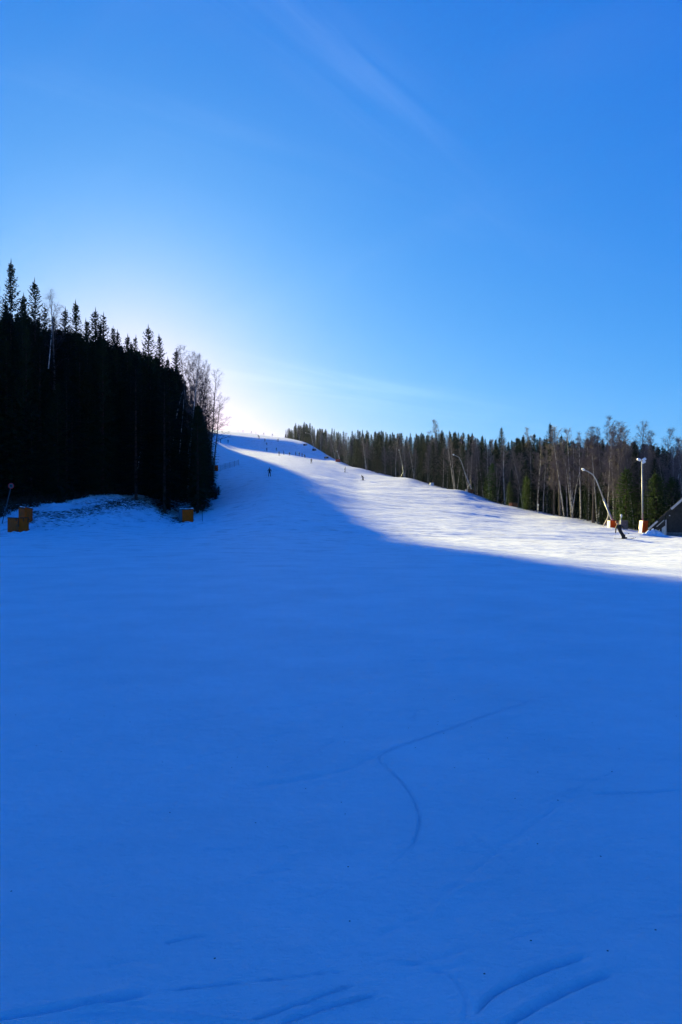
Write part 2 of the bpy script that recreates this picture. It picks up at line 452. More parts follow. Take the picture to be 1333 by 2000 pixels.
# middle of the run up to the summit: points of the same meaning in every column, so that the headwall
# runs on without a break between them
MID = {
 415: [(60, 1041), (90, 1010), (120, 973), (150, 935), (200, 903), (250, 890), (350, 869), (415, 857), (440, 845.5), (500, 841), (580, 839)],
 470: [(60, 1038.5), (90, 998), (120, 958), (150, 932.5), (200, 905), (250, 894), (340, 880), (400, 869), (428, 852), (480, 846), (560, 843)],
 527: [(60, 1035), (90, 985), (120, 948), (150, 929), (200, 908), (250, 899), (330, 887.5), (375, 879.5), (403, 857), (450, 852.5), (510, 851)],
 565: [(60, 1035), (90, 988), (120, 952), (150, 933), (200, 913), (250, 902), (315, 890.5), (360, 884.5), (388, 862), (420, 857), (450, 855)],
 600: [(60, 1036), (90, 992), (120, 957), (150, 938), (200, 919), (250, 905), (305, 896), (340, 891), (366, 868.5), (385, 864), (400, 862.5)],
 640: [(60, 1038.5), (90, 996), (120, 962), (150, 945), (200, 926), (250, 912), (293, 903), (315, 899), (333, 889), (342, 887.5), (348, 887)],
 665: [(60, 1040), (90, 998), (120, 968), (150, 951), (200, 932), (250, 916), (275, 908), (290, 904), (300, 900.5), (304, 900), (306, 900)],
}
mk = sorted(MID)
for a_, b_ in zip(mk[:-1], mk[1:]):
    for q_ in range(6):
        t_ = q_ / 6
        pts_ = [(d0 + (d1 - d0) * t_, r0 + (r1 - r0) * t_) for (d0, r0), (d1, r1) in zip(MID[a_], MID[b_])]
        PROF[a_ + (b_ - a_) * t_] = ([(30, 0)] + [rr(*p_) for p_ in pts_], pts_[-1][0])
PROF[665] = ([(30, 0)] + [rr(*p_) for p_ in MID[665]], 302)
PX = sorted(PROF)
TU = np.array([(p - 666.5) / F for p in PX])
TS = np.linspace(0, math.sqrt(1600), 1400)       # table axis: sqrt(y)
TD = TS ** 2
tab = []
for p in PX:
    pts, crest = PROF[p]
    xs = [0, 12] + [q[0] for q in pts]; ys = [0, 0] + [q[1] for q in pts]
    if crest:
        zc = ys[-1]; k = max((zc - CAMH) / crest, -0.004)
        xs += [crest + 6, crest + 60, 1600]
        ys += [zc + 0.1 * k * 6 - 0.12, zc + 0.45 * k * 60, zc + 0.62 * k * (1600 - crest)]
    else:
        xs += [1600]; ys += [ys[-1] + 25]
    tab.append(np.interp(TD, xs, ys))
tab = np.array(tab)
# soften kinks along the distance, then resample bearings smoothly
ker = np.exp(-0.5 * (np.arange(-9, 10) / 3.2) ** 2); ker /= ker.sum()
tab = np.array([np.convolve(np.pad(t, 9, mode='edge'), ker, 'valid') for t in tab])
GU = np.linspace(TU[0], TU[-1], 700)
def pchip_w(x):
    i = np.clip(np.searchsorted(TU, x) - 1, 0, len(TU) - 2)
    return i, (x - TU[i]) / (TU[i + 1] - TU[i])
gi, gf = pchip_w(GU)
GT = tab[gi] * (1 - gf)[:, None] + tab[gi + 1] * gf[:, None]
kr = np.exp(-0.5 * (np.arange(-18, 19) / 2.8) ** 2); kr /= kr.sum()
GT = np.apply_along_axis(lambda c: np.convolve(np.pad(c, 18, mode='edge'), kr, 'valid'), 0, GT)

def base_h(x, y):
    x = np.asarray(x, float); y = np.asarray(y, float)
    yy = np.maximum(y, 1.0)
    u = np.clip(x / yy, GU[0], GU[-1])
    fu = (u - GU[0]) / (GU[1] - GU[0]); iu = np.clip(fu.astype(int), 0, len(GU) - 2); fu = fu - iu
    fs = np.sqrt(np.clip(y, 0, 1599)) / (TS[1] - TS[0]); js = np.clip(fs.astype(int), 0, len(TS) - 2); fs = fs - js
    a = GT[iu, js] * (1 - fs) + GT[iu, js + 1] * fs
    b = GT[iu + 1, js] * (1 - fs) + GT[iu + 1, js + 1] * fs
    return a * (1 - fu) + b * fu

def gp(px, row, z=0.0):
    """point on the level run-out seen at a photograph pixel"""
    Y = (CAMH - z) * F / (row - 1000.0)
    return ((px - 666.5) / F * Y, Y)

# ski tracks and furrows in the run-out: (points, half width m, depth m, raised lip m)
TRACKS = [
 ([(1130, 1335), (1060, 1362), (960, 1395), (880, 1424), (800, 1451), (756, 1468), (741, 1478), (744, 1492), (768, 1514), (795, 1541), (813, 1570), (821, 1605), (812, 1640), (795, 1662), (770, 1686), (726, 1711)], .014, .013, .006),
 ([(430, 1546), (500, 1534), (600, 1521), (680, 1504), (730, 1478), (760, 1464)], .06, .014, .003),
 ([(480, 1533), (560, 1494), (640, 1450), (690, 1440)], .05, .007, .002),
 ([(-40, 1999), (60, 1981), (150, 1966), (300, 1941)], .022, .022, .008),
 ([(300, 1941), (480, 1920), (600, 1906), (690, 1894)], .008, .007, .003),
 ([(130, 1975), (220, 1970), (330, 1984), (430, 1990), (520, 2004)], .02, -.016, .0),
 ([(470, 2004), (560, 1968), (640, 1940), (700, 1920)], .008, .012, .004),
 ([(540, 2004), (590, 1983), (660, 1962), (738, 1942)], .013, .020, .007),
 ([(925, 1985), (950, 1950), (1000, 1915), (1075, 1887), (1150, 1866)], .022, .026, .006),
 ([(975, 2010), (1050, 1962), (1110, 1930), (1200, 1900)], .024, .028, .006),
 ([(830, 1890), (870, 1897), (900, 1925), (915, 1970), (905, 2004)], .02, .008, .004),
 ([(700, 1863), (740, 1860)], .006, -.010, .0),
 ([(750, 1873), (790, 1875), (838, 1878)], .007, -.012, .0),
 ([(835, 1800), (870, 1750), (930, 1722), (1000, 1713)], .03, -.010, .003),
 ([(820, 1790), (900, 1720), (975, 1660), (1110, 1560), (1160, 1530)], .03, .007, .002),
 ([(900, 1615), (950, 1655), (1020, 1708)], .02, .005, .002),
 ([(1150, 1552), (1240, 1549), (1345, 1542)], .02, .010, .004),
 ([(50, 1315), (110, 1304), (170, 1290)], .035, .022, .004),
 ([(800, 1408), (812, 1398), (818, 1384)], .012, .012, .003),
 ([(0, 1740), (80, 1700), (200, 1640), (330, 1580), (420, 1548)], .03, .006, .002),
 ([(380, 1662), (480, 1660), (572, 1656)], .012, .007, .003),
 ([(240, 1420), (420, 1400), (640, 1372), (760, 1340)], .05, .009, .003),
 ([(300, 1500), (420, 1470), (560, 1430), (700, 1385)], .04, .006, .002),
 ([(500, 1268), (700, 1262), (900, 1250), (1020, 1232)], .09, .014, .004),
 ([(700, 1300), (900, 1290), (1100, 1262), (1333, 1255)], .07, .012, .004),
]
_r = random.Random(99)
SCRATCH = []
for _ in range(46):
    x0_, y0_ = _r.uniform(-60, 1390), 1230 + 760 * _r.random() ** 1.2
    L_ = _r.uniform(60, 330); a_ = _r.choice([-.22, -.16, -.12, -.3, .05, -.5]) + _r.uniform(-.06, .06); c_ = _r.uniform(-.25, .25)
    SCRATCH.append(([(x0_ + L_ * t_, y0_ + L_ * (a_ * t_ + c_ * t_ * (1 - t_))) for t_ in (0, .25, .5, .75, 1)], _r.uniform(.009, .03), _r.uniform(.003, .009), .002))
SCRATCH = [q for q in SCRATCH if min(p[1] for p in q[0]) > 1150]
def tracks(x, y):
    z = np.zeros_like(x)
    for pts, w, dp, lip in TRACKS + SCRATCH:
        w = max(w * .72, .007)
        P = [np.array(gp(*q)) for q in pts]
        # smooth the polyline
        for _ in range(2):
            Q = [P[0]]
            for a, b in zip(P[:-1], P[1:]):
                Q += [a * .75 + b * .25, a * .25 + b * .75]
            P = Q + [P[-1]]
        mn = np.min(P, 0) - 6 * w - .1; mx = np.max(P, 0) + 6 * w + .1
        sel = np.where((x > mn[0]) & (x < mx[0]) & (y > mn[1]) & (y < mx[1]))[0]
        if len(sel) == 0: continue
        px, py = x[sel], y[sel]
        best = np.full(len(sel), 1e9); along = np.zeros(len(sel))
        tot = 0; L = [np.linalg.norm(b - a) for a, b in zip(P[:-1], P[1:])]
        full = sum(L)
        for (a, b), l in zip(zip(P[:-1], P[1:]), L):
            d = b - a
            t = np.clip(((px - a[0]) * d[0] + (py - a[1]) * d[1]) / max(l * l, 1e-9), 0, 1)
            dd = np.hypot(px - a[0] - t * d[0], py - a[1] - t * d[1])
            m = dd < best
            best[m] = dd[m]; along[m] = (tot + t * l)[m]
            tot += l
        s = along / full
        fade = np.clip(np.minimum(s, 1 - s) * 7 + .05, 0, 1)
        ww = w * (0.8 + 0.5 * perlin(px * 3.1, py * 3.1, 5))
        g = -dp * np.exp(-(best / ww) ** 2 * 1.1) + lip * np.exp(-((best - 2.2 * ww) / ww) ** 2)
        z[sel] += 0.7 * g * fade * (1 + .5 * perlin(px * 9, py * 9, 8))
    return z

def height(x, y, fine=False):
    x = np.asarray(x, float); y = np.asarray(y, float)
    h = base_h(x, y)
    d = np.hypot(x, y)
    u = x / np.maximum(y, 1)
    far = sstep(d, 18, 70)
    # rolling relief and skied-out lumps, rougher further up the run
    h = h + 0.020 * fbm(x / 2.8, y / 1.7, 3, 1) * (1 - 0.5 * far)
    h = h + far * (1 - .7 * sstep(d, 300, 380)) * (0.20 * fbm(x / 22, y / 16, 3, 4) + 0.09 * fbm(x / 5.5 + .2 * y / 5, y / 4.0, 3, 9)) * np.where(y > 0, 1, .3)
    lit = sstep(u, -.05, .12) * sstep(d, 17, 45)
    h = h + lit * (0.055 * fbm(x / 3.6, y / 2.6, 3, 14, .6) + 0.045 * np.abs(fbm(x / 1.3, y / 1.6, 3, 17, .6)))
    # trampled and cleared bank under the left wood
    bank = sstep(-u, .155, .20) * sstep(d, 66, 76) * (1 - sstep(d, 116, 135))
    h = h + bank * (0.34 * fbm(x / 2.6, y / 2.0, 4, 21, .6) + .26 * np.abs(fbm(x / 1.1, y / 1.5, 3, 23, .6)))
    if fine:
        near = 1 - sstep(d, 10, 30)
        h = h + near * (0.0045 * fbm(x / .35 + .6 * y, y / .22, 4, 31, .55) + 0.003 * fbm(x / .09, y / .07, 2, 41))
        h = h + tracks(x, y)
    return h
def hz(x, y): return float(height(np.array([x]), np.array([y]))[0])

HITD = np.concatenate([np.linspace(8, 150, 1400), np.linspace(150.3, 900, 2500)])
def hit(px, row, dmin=8):
    """first point of the ground on the line of sight through a pixel of the photograph"""
    u = (px - 666.5) / F
    D = HITD[HITD > dmin]
    zr = CAMH - (row - 1000) / F * D
    g = height(u * D, D)
    i = np.argmax(g >= zr)
    if g[i] < zr[i]: i = int(np.argmin(zr - g))
    return Vector((u * D[i], D[i], g[i]))
def at(px, D):
    u = (px - 666.5) / F
    return Vector((u * D, D, hz(u * D, D)))

th_front = np.linspace(-R(33), R(33), 520)
th_side = np.linspace(R(33), 2 * math.pi - R(33), 120)[1:-1]
TH = np.concatenate([th_front, th_side])
rl = [0.25]
while rl[-1] < 1000:
    r_ = rl[-1]
    k = 1.05 if r_ < 2.0 else (1.0042 if r_ < 6.5 else (1.008 if r_ < 30 else (1.0062 if r_ < 150 else (1.0105 if r_ < 600 else 1.05))))
    rl.append(r_ * k)
RL = np.array(rl)
RRg, TTg = np.meshgrid(RL, TH, indexing='ij')
gx = (RRg * np.sin(TTg)).ravel(); gy = (RRg * np.cos(TTg)).ravel()
gz = height(gx, gy, True)
nr, ntn = len(RL), len(TH)
verts = np.stack([gx, gy, gz], 1)
verts = np.vstack([verts, [[0, 0, 0]]])
i0 = np.arange(nr - 1)[:, None] * ntn; j0 = np.arange(ntn)[None, :]; j1 = (j0 + 1) % ntn
quads = np.stack([i0 + j0, i0 + ntn + j0, i0 + ntn + j1, i0 + j1], -1).reshape(-1, 4)
me = bpy.data.meshes.new('snow_slope')
nf = len(quads); nv = len(verts)
tri = np.stack([np.full(ntn, nv - 1), np.arange(ntn), (np.arange(ntn) + 1) % ntn], 1)
me.vertices.add(nv); me.vertices.foreach_set('co', verts.ravel())
me.loops.add(nf * 4 + ntn * 3); me.loops.foreach_set('vertex_index', np.concatenate([quads[:, ::-1].ravel(), tri[:, ::-1].ravel()]))
me.polygons.add(nf + ntn)
me.polygons.foreach_set('loop_start', np.concatenate([np.arange(nf) * 4, nf * 4 + np.arange(ntn) * 3]))
me.polygons.foreach_set('loop_total', np.concatenate([np.full(nf, 4), np.full(ntn, 3)]))
me.polygons.foreach_set('use_smooth', np.ones(nf + ntn, bool))
me.update(calc_edges=True); me.validate()
me.materials.append(M['snow'])
ground = link('snow_slope', me)
ground['kind'] = 'structure'
# make sure the normals look up
if me.polygons[nf // 2].normal.z < 0: me.flip_normals()

# ------------------------------------------------------------------ trees
def spruce_parts(seed, H=20.0, width=0.155, dens=1.0, bare_low=0.03, droop=1.0):
    rnd = random.Random(seed)
    tr = MB()
    pts = []; n = 9
    lx, ly = rnd.uniform(-.15, .15), rnd.uniform(-.15, .15)
    for i in range(n):
        t = i / (n - 1)
        pts.append((lx * math.sin(t * 2.5), ly * math.sin(t * 2.1), H * t - (0.6 if i == 0 else 0)))
    tr.tube(pts, [0.017 * H * (1 - t / (n - 1)) ** 0.9 * .62 + .015 for t in range(n)], 7)
    V = []; Fc = []
    z = H * bare_low
    lop = [rnd.uniform(.8, 1.15) for _ in range(8)]
    def quad(p, d, side, L, w):
        b = len(V)
        V.extend([p - side * w * .35, p + d * L * .45 - side * w, p + d * L, p + d * L * .5 + side * w])
        Fc.append((b, b + 1, b + 2, b + 3))
    while z < H - .25:
        t = z / H
        prof = (1 - math.exp(-(1 - t) * 3.1)) * (0.55 + 0.45 * min(1, t / .12))
        nb = max(5, int((7.8 - 1.6 * t) * dens + rnd.random()))
        a0 = rnd.random() * 6.28
        wl = rnd.uniform(.80, 1.14)
        for k in range(nb):
            a = a0 + 6.283 * k / nb + rnd.uniform(-.28, .28)
            L = H * width * prof * wl * lop[int(a / 6.283 * 8) % 8] * rnd.uniform(.70, 1.13) + .14
            if rnd.random() < .05: L *= rnd.uniform(.3, .6)
            el = R(38) * max(0, (t - .45) / .55) ** 1.1 - R(16) * droop * max(0, 1 - t / .8) + rnd.uniform(-.10, .10)
            out = Vector((math.cos(a), math.sin(a), 0)); side0 = Vector((-out.y, out.x, 0))
            ns = max(3, int(L / .26))
            p = Vector((lx * math.sin(t * 2.5), ly * math.sin(t * 2.1), z + rnd.uniform(-.12, .12)))
            seg = L / ns
            for s in range(ns):
                q = s / ns
                e = el - .28 * droop * math.sin(q * 3.1) * (1 - t) + .45 * q * q
                d = (out * math.cos(e) + Vector((0, 0, math.sin(e)))).normalized()
                p2 = p + d * seg
                # the axis itself, as a thin blade of needles
                quad(p, d, (side0 * .8 + Vector((0, 0, rnd.uniform(-.6, .6)))).normalized(), seg * 1.25, .05 + .03 * (1 - q))
                if q > .08 or L < .9:
                    tl = (0.16 + .38 * L ** .75 * .5 * (1 - q) ** .7) * rnd.uniform(.7, 1.2)
                    for sg in (-1, 1):
                        dd = (d * .62 + side0 * sg * rnd.uniform(.7, 1.0) + Vector((0, 0, rnd.uniform(-.42, -.02) * droop))).normalized()
                        up = Vector((0, 0, 1)).cross(dd).normalized()
                        sd_ = (up * .75 + Vector((0, 0, rnd.uniform(-.8, .8)))).normalized()
                        quad(p + d * seg * rnd.random(), dd, sd_, tl, .055 + .05 * tl)
                    if rnd.random() < .75 and t < .85:   # hanging twig
                        dd = (Vector((0, 0, -1)) + d * .5 + side0 * rnd.uniform(-.4, .4)).normalized()
                        quad(p2, dd, side0, tl * .8, .05 + .035 * tl)
                p = p2
        z += (0.48 - .24 * t) * rnd.uniform(.75, 1.2) * H / 20 / dens ** .5
    # leader
    quad(Vector((0, 0, H - .5)), Vector((0, 0, 1)), Vector((1, 0, 0)), .9, .06)
    quad(Vector((0, 0, H - .5)), Vector((0, 0, 1)), Vector((0, 1, 0)), .9, .06)
    cr = MB(); cr.v = [tuple(v) for v in V]; cr.f = Fc; cr.m = [0] * len(Fc)
    return tr, cr

def bare_parts(seed, H=16.0, spread=.17, lean=0.03, forks=1, start=.3, thin=1.0, limbs=30, full=1.0):
    rnd = random.Random(seed)
    tr = MB(); br = MB()
    def rv(s=1): return Vector((rnd.uniform(-s, s), rnd.uniform(-s, s), rnd.uniform(-s, s)))
    stems = []
    for f in range(forks):
        n = 12; p = Vector((0, 0, -.4)) + (Vector((rnd.uniform(-.3, .3), rnd.uniform(-.3, .3), 0)) if f else Vector())
        d = Vector((lean * rnd.uniform(.3, 1.6) * (1 if f == 0 else -1), rnd.uniform(-.05, .05), 1)).normalized()
        h = H * (1 if f == 0 else rnd.uniform(.75, .95))
        pts = []; 
        for i in range(n):
            pts.append(p.copy()); p = p + d * (h + .4) / (n - 1)
            d = (d + Vector((rnd.uniform(-.03, .03), rnd.uniform(-.03, .03), 0))).normalized()
        rad = [(0.0085 * H * (1 - i / (n - 1)) ** .85 + .012) * (1 if f == 0 else .8) for i in range(n)]
        tr.tube(pts, rad, 7)
        stems.append((pts, rad, h))
    for pts, rad, h in stems:
        for k in range(limbs):
            t = start + (1 - start) * (k + rnd.random()) / limbs * .985
            fi = t * (len(pts) - 1); i = min(int(fi), len(pts) - 2); p = pts[i].lerp(pts[i + 1], fi - i)
            a = k * 2.4 + rnd.uniform(-.5, .5)
            tt = (t - start) / (1 - start)
            L = H * spread * (1.15 * (1 - tt) ** .6 * min(1, .45 + tt * 2.5) + .12) * rnd.uniform(.65, 1.2)
            el = R(30 + 38 * tt) + rnd.uniform(-.2, .2)
            d = Vector((math.cos(a) * math.cos(el), math.sin(a) * math.cos(el), math.sin(el)))
            lp = [p]; ns = 5
            for s in range(ns):
                lp.append(lp[-1] + d * L / ns)
                d = (d + rv(.16) + Vector((0, 0, .05 - .02 * s))).normalized()
            r0 = max(.012, rad[i] * .42) * thin
            br.tube(lp, [r0 * (1 - .8 * s / ns) for s in range(ns + 1)], 4, cap=False)
            n2 = int((7 + L * 3.2) * full)
            for j in range(n2):
                q = .18 + .82 * rnd.random(); fi = q * ns; ii = min(int(fi), ns - 1)
                b = lp[ii].lerp(lp[ii + 1], fi - ii)
                ax = (lp[ii + 1] - lp[ii]).normalized()
                d2 = (ax * .8 + rv(.8) + Vector((0, 0, .15))).normalized()
                l2 = L * .42 * (1.15 - q) * rnd.uniform(.6, 1.3) + .25
                m1 = b + d2 * l2 * .5; m2 = b + (d2 + rv(.15) + Vector((0, 0, -.12))).normalized() * l2
                br.tube([b, m1, m2], [.013 * thin, .010 * thin, .004], 3, cap=False)
                for w in range(7):
                    s0 = b.lerp(m2, rnd.uniform(.15, 1)); dw = (d2 * .7 + rv(.75) + Vector((0, 0, -.22))).normalized()
                    lw = rnd.uniform(.25, .75)
                    sdv = dw.orthogonal().normalized() * .011 * thin
                    e = s0 + dw * lw + Vector((0, 0, -.08 * lw))
                    b0 = len(br.v)
                    br.v.extend([tuple(s0 - sdv), tuple(s0 + sdv), tuple(e)])
                    br.f.append((b0, b0 + 1, b0 + 2)); br.m.append(0)
    return tr, br

SRC = []      # source trees (first use moves the source itself, then copies)
class Kind:
    def __init__(s, name, parts, H, mats, cat):
        tr, cr = parts
        s.H = H; s.name = name; s.cat = cat
        s.tm = tr.mesh(name + '_trunk', mats[0], True); s.cm = cr.mesh(name + '_crown', mats[1])
        s.root = None
        # one-mesh version, only used for the far mass of the wood
        j = MB(); j.v = list(tr.v); j.f = list(tr.f); j.m = [0] * len(tr.f); j.add(cr.v, cr.f, 1)
        s.jm = j.mesh(name + '_whole', list(mats))
    def place(s, loc, h, wid, rz, label, group, crown='crown'):
        sc = h / s.H
        if s.root is None:
            r = empty(s.name, loc, rz); r.scale = (sc * wid, sc * wid, sc)
            link('trunk', s.tm, r); link(crown, s.cm, r)
            tag(r, label, s.cat, group); s.root = r
            return r
        return copy_thing(s.root, loc, rz, (sc * wid, sc * wid, sc), label, group)

SPR = [Kind('spruce_tree', spruce_parts(11 + i, 20, w, d, bl, dr), 20, (M['bark'], M['needles']), 'spruce tree')
       for i, (w, d, bl, dr) in enumerate([(.150, 1.0, .03, 1), (.130, 1.05, .02, 1.2), (.170, .95, .04, .9), (.125, .9, .05, 1.1), (.155, 1.1, .02, 1.3), (.140, .9, .06, .8)])]
YSPR = [Kind('young_spruce_tree', spruce_parts(31 + i, 9, .24, .8, .02, .9), 9, (M['bark'], M['light_needles']), 'young spruce') for i in range(2)]
BIR = [Kind('birch_tree', bare_parts(51 + i, 16, sp, ln, fk, st, 1.0, 30, .75), 16, (M['birch'], M['twig']), 'birch tree')
       for i, (sp, ln, fk, st) in enumerate([(.16, .03, 1, .38), (.13, .06, 2, .42), (.18, .02, 1, .32), (.12, .09, 1, .45)])]
BARE = [Kind('bare_tree', bare_parts(71 + i, 15, sp, ln, fk, st, 1.15, 32, .75), 15, (M['greybark'], M['twig']), 'bare tree')
        for i, (sp, ln, fk, st) in enumerate([(.20, .03, 1, .30), (.17, .04, 2, .25), (.22, .05, 1, .34), (.15, .03, 2, .4)])]
DBIR = [Kind('backlit_birch', bare_parts(91 + i, 16, sp, ln, fk, st, .8, 26, .62), 16, (M['greybark'], M['darktwig']), 'birch tree')  # greyer bark and darker twigs put the backlit look against the sky into colour
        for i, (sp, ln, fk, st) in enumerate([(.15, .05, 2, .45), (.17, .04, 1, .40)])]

def top_h(px, row, D, ground_z):
    return CAMH + (1000 - row) / F * D - ground_z

mass = []      # (kind mesh, loc, rz, scale xy, scale z)

# --- left wood: profile of the tips as a row for each column
LP = [(-120, 600), (0, 592), (60, 604), (100, 628), (150, 640), (200, 650), (240, 668), (300, 684), (330, 700), (350, 720), (362, 733), (378, 752), (386, 778), (392, 802), (396, 842), (403, 885)]
def lprof(px): return float(np.interp(px, [a for a, _ in LP], [b for _, b in LP]))

# tips that stand out against the sky, left to right: column, row, distance
tips = [(-12, 540, 96, 0), (22, 512, 98, 1), (44, 585, 95, 5), (68, 548, 99, 2), (88, 598, 103, 3), (128, 604, 104, 0), (148, 590, 104, 1),
        (168, 626, 101, 4), (187, 605, 106, 2), (203, 614, 107, 3), (230, 648, 108, 5), (250, 656, 110, 1), (266, 658, 112, 3),
        (290, 638, 113, 2), (311, 656, 114, 3), (328, 700, 116, 1), (345, 684, 120, 0), (362, 742, 124, 3), (374, 776, 128, 5)]
where = ['cut by the left edge of the picture', 'tallest spruce of the left wood, its tip highest in the picture', 'low tip between the two tallest spruces of the left wood',
         'second tallest spruce of the left wood, left of the bare birch top', 'spruce tip just left of the pale bare birch top in the left wood',
         'narrow tip right of the pale bare birch top in the left wood', 'high spruce tip in the left wood, right of the bare birch top',
         'low blunt tip in the dip left of the twin spruces', 'left one of the twin spruce tips in the middle of the left wood',
         'right one of the twin spruce tips in the middle of the left wood', 'spruce tip where the left wood steps down, right of the twin tips',
         'first of two small spruce tips in the bright glow', 'second of two small spruce tips in the bright glow',
         'sharp spruce tip standing above its neighbours before the sun glow', 'spruce touching the right side of the sharp tip in the glow',
         'short spruce in the gap before the last sharp tip', 'last sharp spruce tip before the birches at the end of the left wood',
         'spruce behind the birch trunks at the end of the left wood', 'low spruce on the right flank of the left wood, among birch trunks']
for (px, row, D, k), w in zip(tips, where):
    p = at(px, D)
    h = top_h(px, row, D, p.z)
    SPR[k].place(p, h, random.uniform(.85, 1.0) * min(1, 22 / h + .12), random.uniform(0, 6.28), 'dark ' + w if w.startswith(('low', 'short', 'spruce', 'narrow', 'high', 'sharp')) else 'dark spruce, ' + w, 'tall spruces of the left wood')
# front rank and undergrowth of the left wood
rnd = random.Random(3)
edge_row = lambda px: float(np.interp(px, [-60, 0, 60, 130, 200, 280, 340, 385, 415], [1000, 993, 980, 985, 968, 962, 972, 975, 965]))
n_front = 0
for i in range(46):
    px = -70 + i * 10.2 + rnd.uniform(-4, 4)
    D = float(np.interp(px, [-70, 0, 130, 200, 280, 340, 385], [88, 92, 93, 99, 105, 113, 121])) + rnd.uniform(0, 2.2)
    if px > 388: continue
    p = at(px, D)
    row = lprof(px) + rnd.uniform(30, 260 if i % 2 else 120)
    if px > 340: row = lprof(px) + rnd.uniform(5, 50)
    h = top_h(px, row, D, p.z)
    if h < 4: continue
    SPR[rnd.randrange(6)].place(p, h, rnd.uniform(.95, 1.35) * (1.25 if h < 12 else 1), rnd.uniform(0, 6.28),
        'dark spruce in the shaded front edge of the left wood above the snow bank', 'front spruces of the left wood')
    n_front += 1
flank = [(392, 126, 846), (398, 134, 868), (404, 142, 884), (389, 121, 900), (400, 124, 925), (407, 152, 893), (410, 165, 885), (408, 185, 870), (394, 160, 850)]
fl = ['spruce of the right flank of the left wood, just behind the leaning birch', 'spruce on the flank of the left wood whose boughs reach over the blue piste',
      'spruce on the flank of the left wood beside the upper orange mat', 'young dark spruce low at the corner of the left wood', 'small bushy spruce at the bottom right corner of the left wood',
      'spruce behind the flank of the left wood, just below the upper orange mat', 'spruce right beside the upper orange mat at the piste edge', 'farthest spruce seen on the flank above the upper orange mat', 'spruce of the flank rising behind the birch clump']
for (px, D, row), lab in zip(flank, fl):
    p = at(px, D)
    SPR[rnd.randrange(6)].place(p, top_h(px, row + (26 if row < 890 else 4), D, p.z), rnd.uniform(.8, 1.35), rnd.uniform(0, 6.28), 'dark ' + lab, 'flank spruces of the left wood')
# depth of the left wood: the rest of the hillside, hidden behind the front ranks; the edge of its
# tops follows the line from which the wood's shadow ends on the piste
EDGE = [(1480, 1150), (1333, 1135), (1200, 1122), (1100, 1110), (1000, 1095), (900, 1076), (830, 1062), (780, 1045), (740, 1020), (700, 985), (648, 947), (625, 938), (601, 927),
        (561, 915), (540, 905), (514, 895), (484, 886), (466, 880), (442, 873), (416, 860)]
EP = []
for (a0, b0), (a1, b1) in zip(EDGE[:-1], EDGE[1:]):
    for q in range(6):
        e_ = hit(a0 + (a1 - a0) * q / 6, b0 + (b1 - b0) * q / 6, 12)
        EP.append(((e_.x - sx * e_.y) / math.hypot(1, sx), e_.y, e_.z))
EP = np.array(EP)
def shade_limit(x, y):
    p_ = (x - sx * y) / math.hypot(1, sx)
    m_ = (np.abs(EP[:, 0] - p_) < 1.1) & (EP[:, 1] < y - 8)
    if not m_.any(): return 1e9 if p_ < EP[:, 0].min() + 1 else -1e9
    return float(np.min(EP[m_, 2] + sz * (y - EP[m_, 1])))
D = 100.0
while D < 760:
    step = 3.4 + D / 120
    x0 = (-150 - 666.5) / F * D
    edge_px = 389 if D < 260 else (397 if D < 420 else 391)
    x1 = (edge_px - 666.5) / F * D
    if D > 260: x0 = (60 - 666.5) / F * D
    x = x1
    while x > x0:
        px = x / D * F + 666.5
        y_ = D + rnd.uniform(-1.6, 1.6)
        g = hz(x, y_)
        h = top_h(px, lprof(px) + (rnd.uniform(6, 50) if px < 345 else rnd.uniform(0, 14)), D, g)
        if D > 260 and px > 380: h = top_h(px, np.interp(px, [380, 397], [768, 838]) + rnd.uniform(0, 14), D, g)
        slim = D < 165 and px < 375 and rnd.random() < .09
        if slim: h += (16 + rnd.uniform(0, 26)) / F * D
        h = min(h, shade_limit(x, y_) + rnd.uniform(-1.2, .3) - g)
        h = min(h, 31)
        if h > 3.5:
            mass.append((rnd.randrange(6), (x, y_, g), rnd.uniform(0, 6.28), h / 20 * (.8 if slim else rnd.uniform(1.0, 1.3) * (1 if h > 14 else 1.35)), h / 20))
        x -= step * rnd.uniform(.7, 1.15)
    D += step * .9
left_mass = mass; mass = []

# --- bare birches of the left wood
lb = [(383, 708, 124, DBIR[1], .9, 'bare birch half hidden between the double birch and its slim neighbour'),
      (398, 738, 136, DBIR[0], .9, 'lower bare birch in the gap left of the fan-shaped birch'),
      (411, 748, 131, DBIR[1], 1.2, 'low spreading birch under the fan of twigs at the wood end'),
      (424, 775, 140, DBIR[0], 1.2, 'small outermost bare birch with twigs over the hilltop snow'),
      (105, 563, 97, DBIR[1], 1.0, 'pale bare birch top rising between two spruce tips of the left wood'),
      (378, 679, 118, DBIR[0], .95, 'tall double birch with bare crown at the end of the left wood'),
      (392, 690, 122, DBIR[0], .8, 'slim bare birch standing right of the tall double birch'),
      (366, 700, 117, BIR[3], .8, 'bare birch rising directly behind the last sharp spruce tip'),
      (402, 712, 128, DBIR[1], 1.1, 'bare birch with fan of fine twigs against the pale sky'),
      (416, 722, 133, DBIR[0], 1.05, 'rightmost bare birch of the left wood, seen whole against the glow')]
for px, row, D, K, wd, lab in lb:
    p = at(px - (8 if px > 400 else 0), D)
    K.place(p, top_h(px, row, D, p.z), wd, rnd.uniform(0, 6.28), lab, 'birches of the left wood', 'branches')
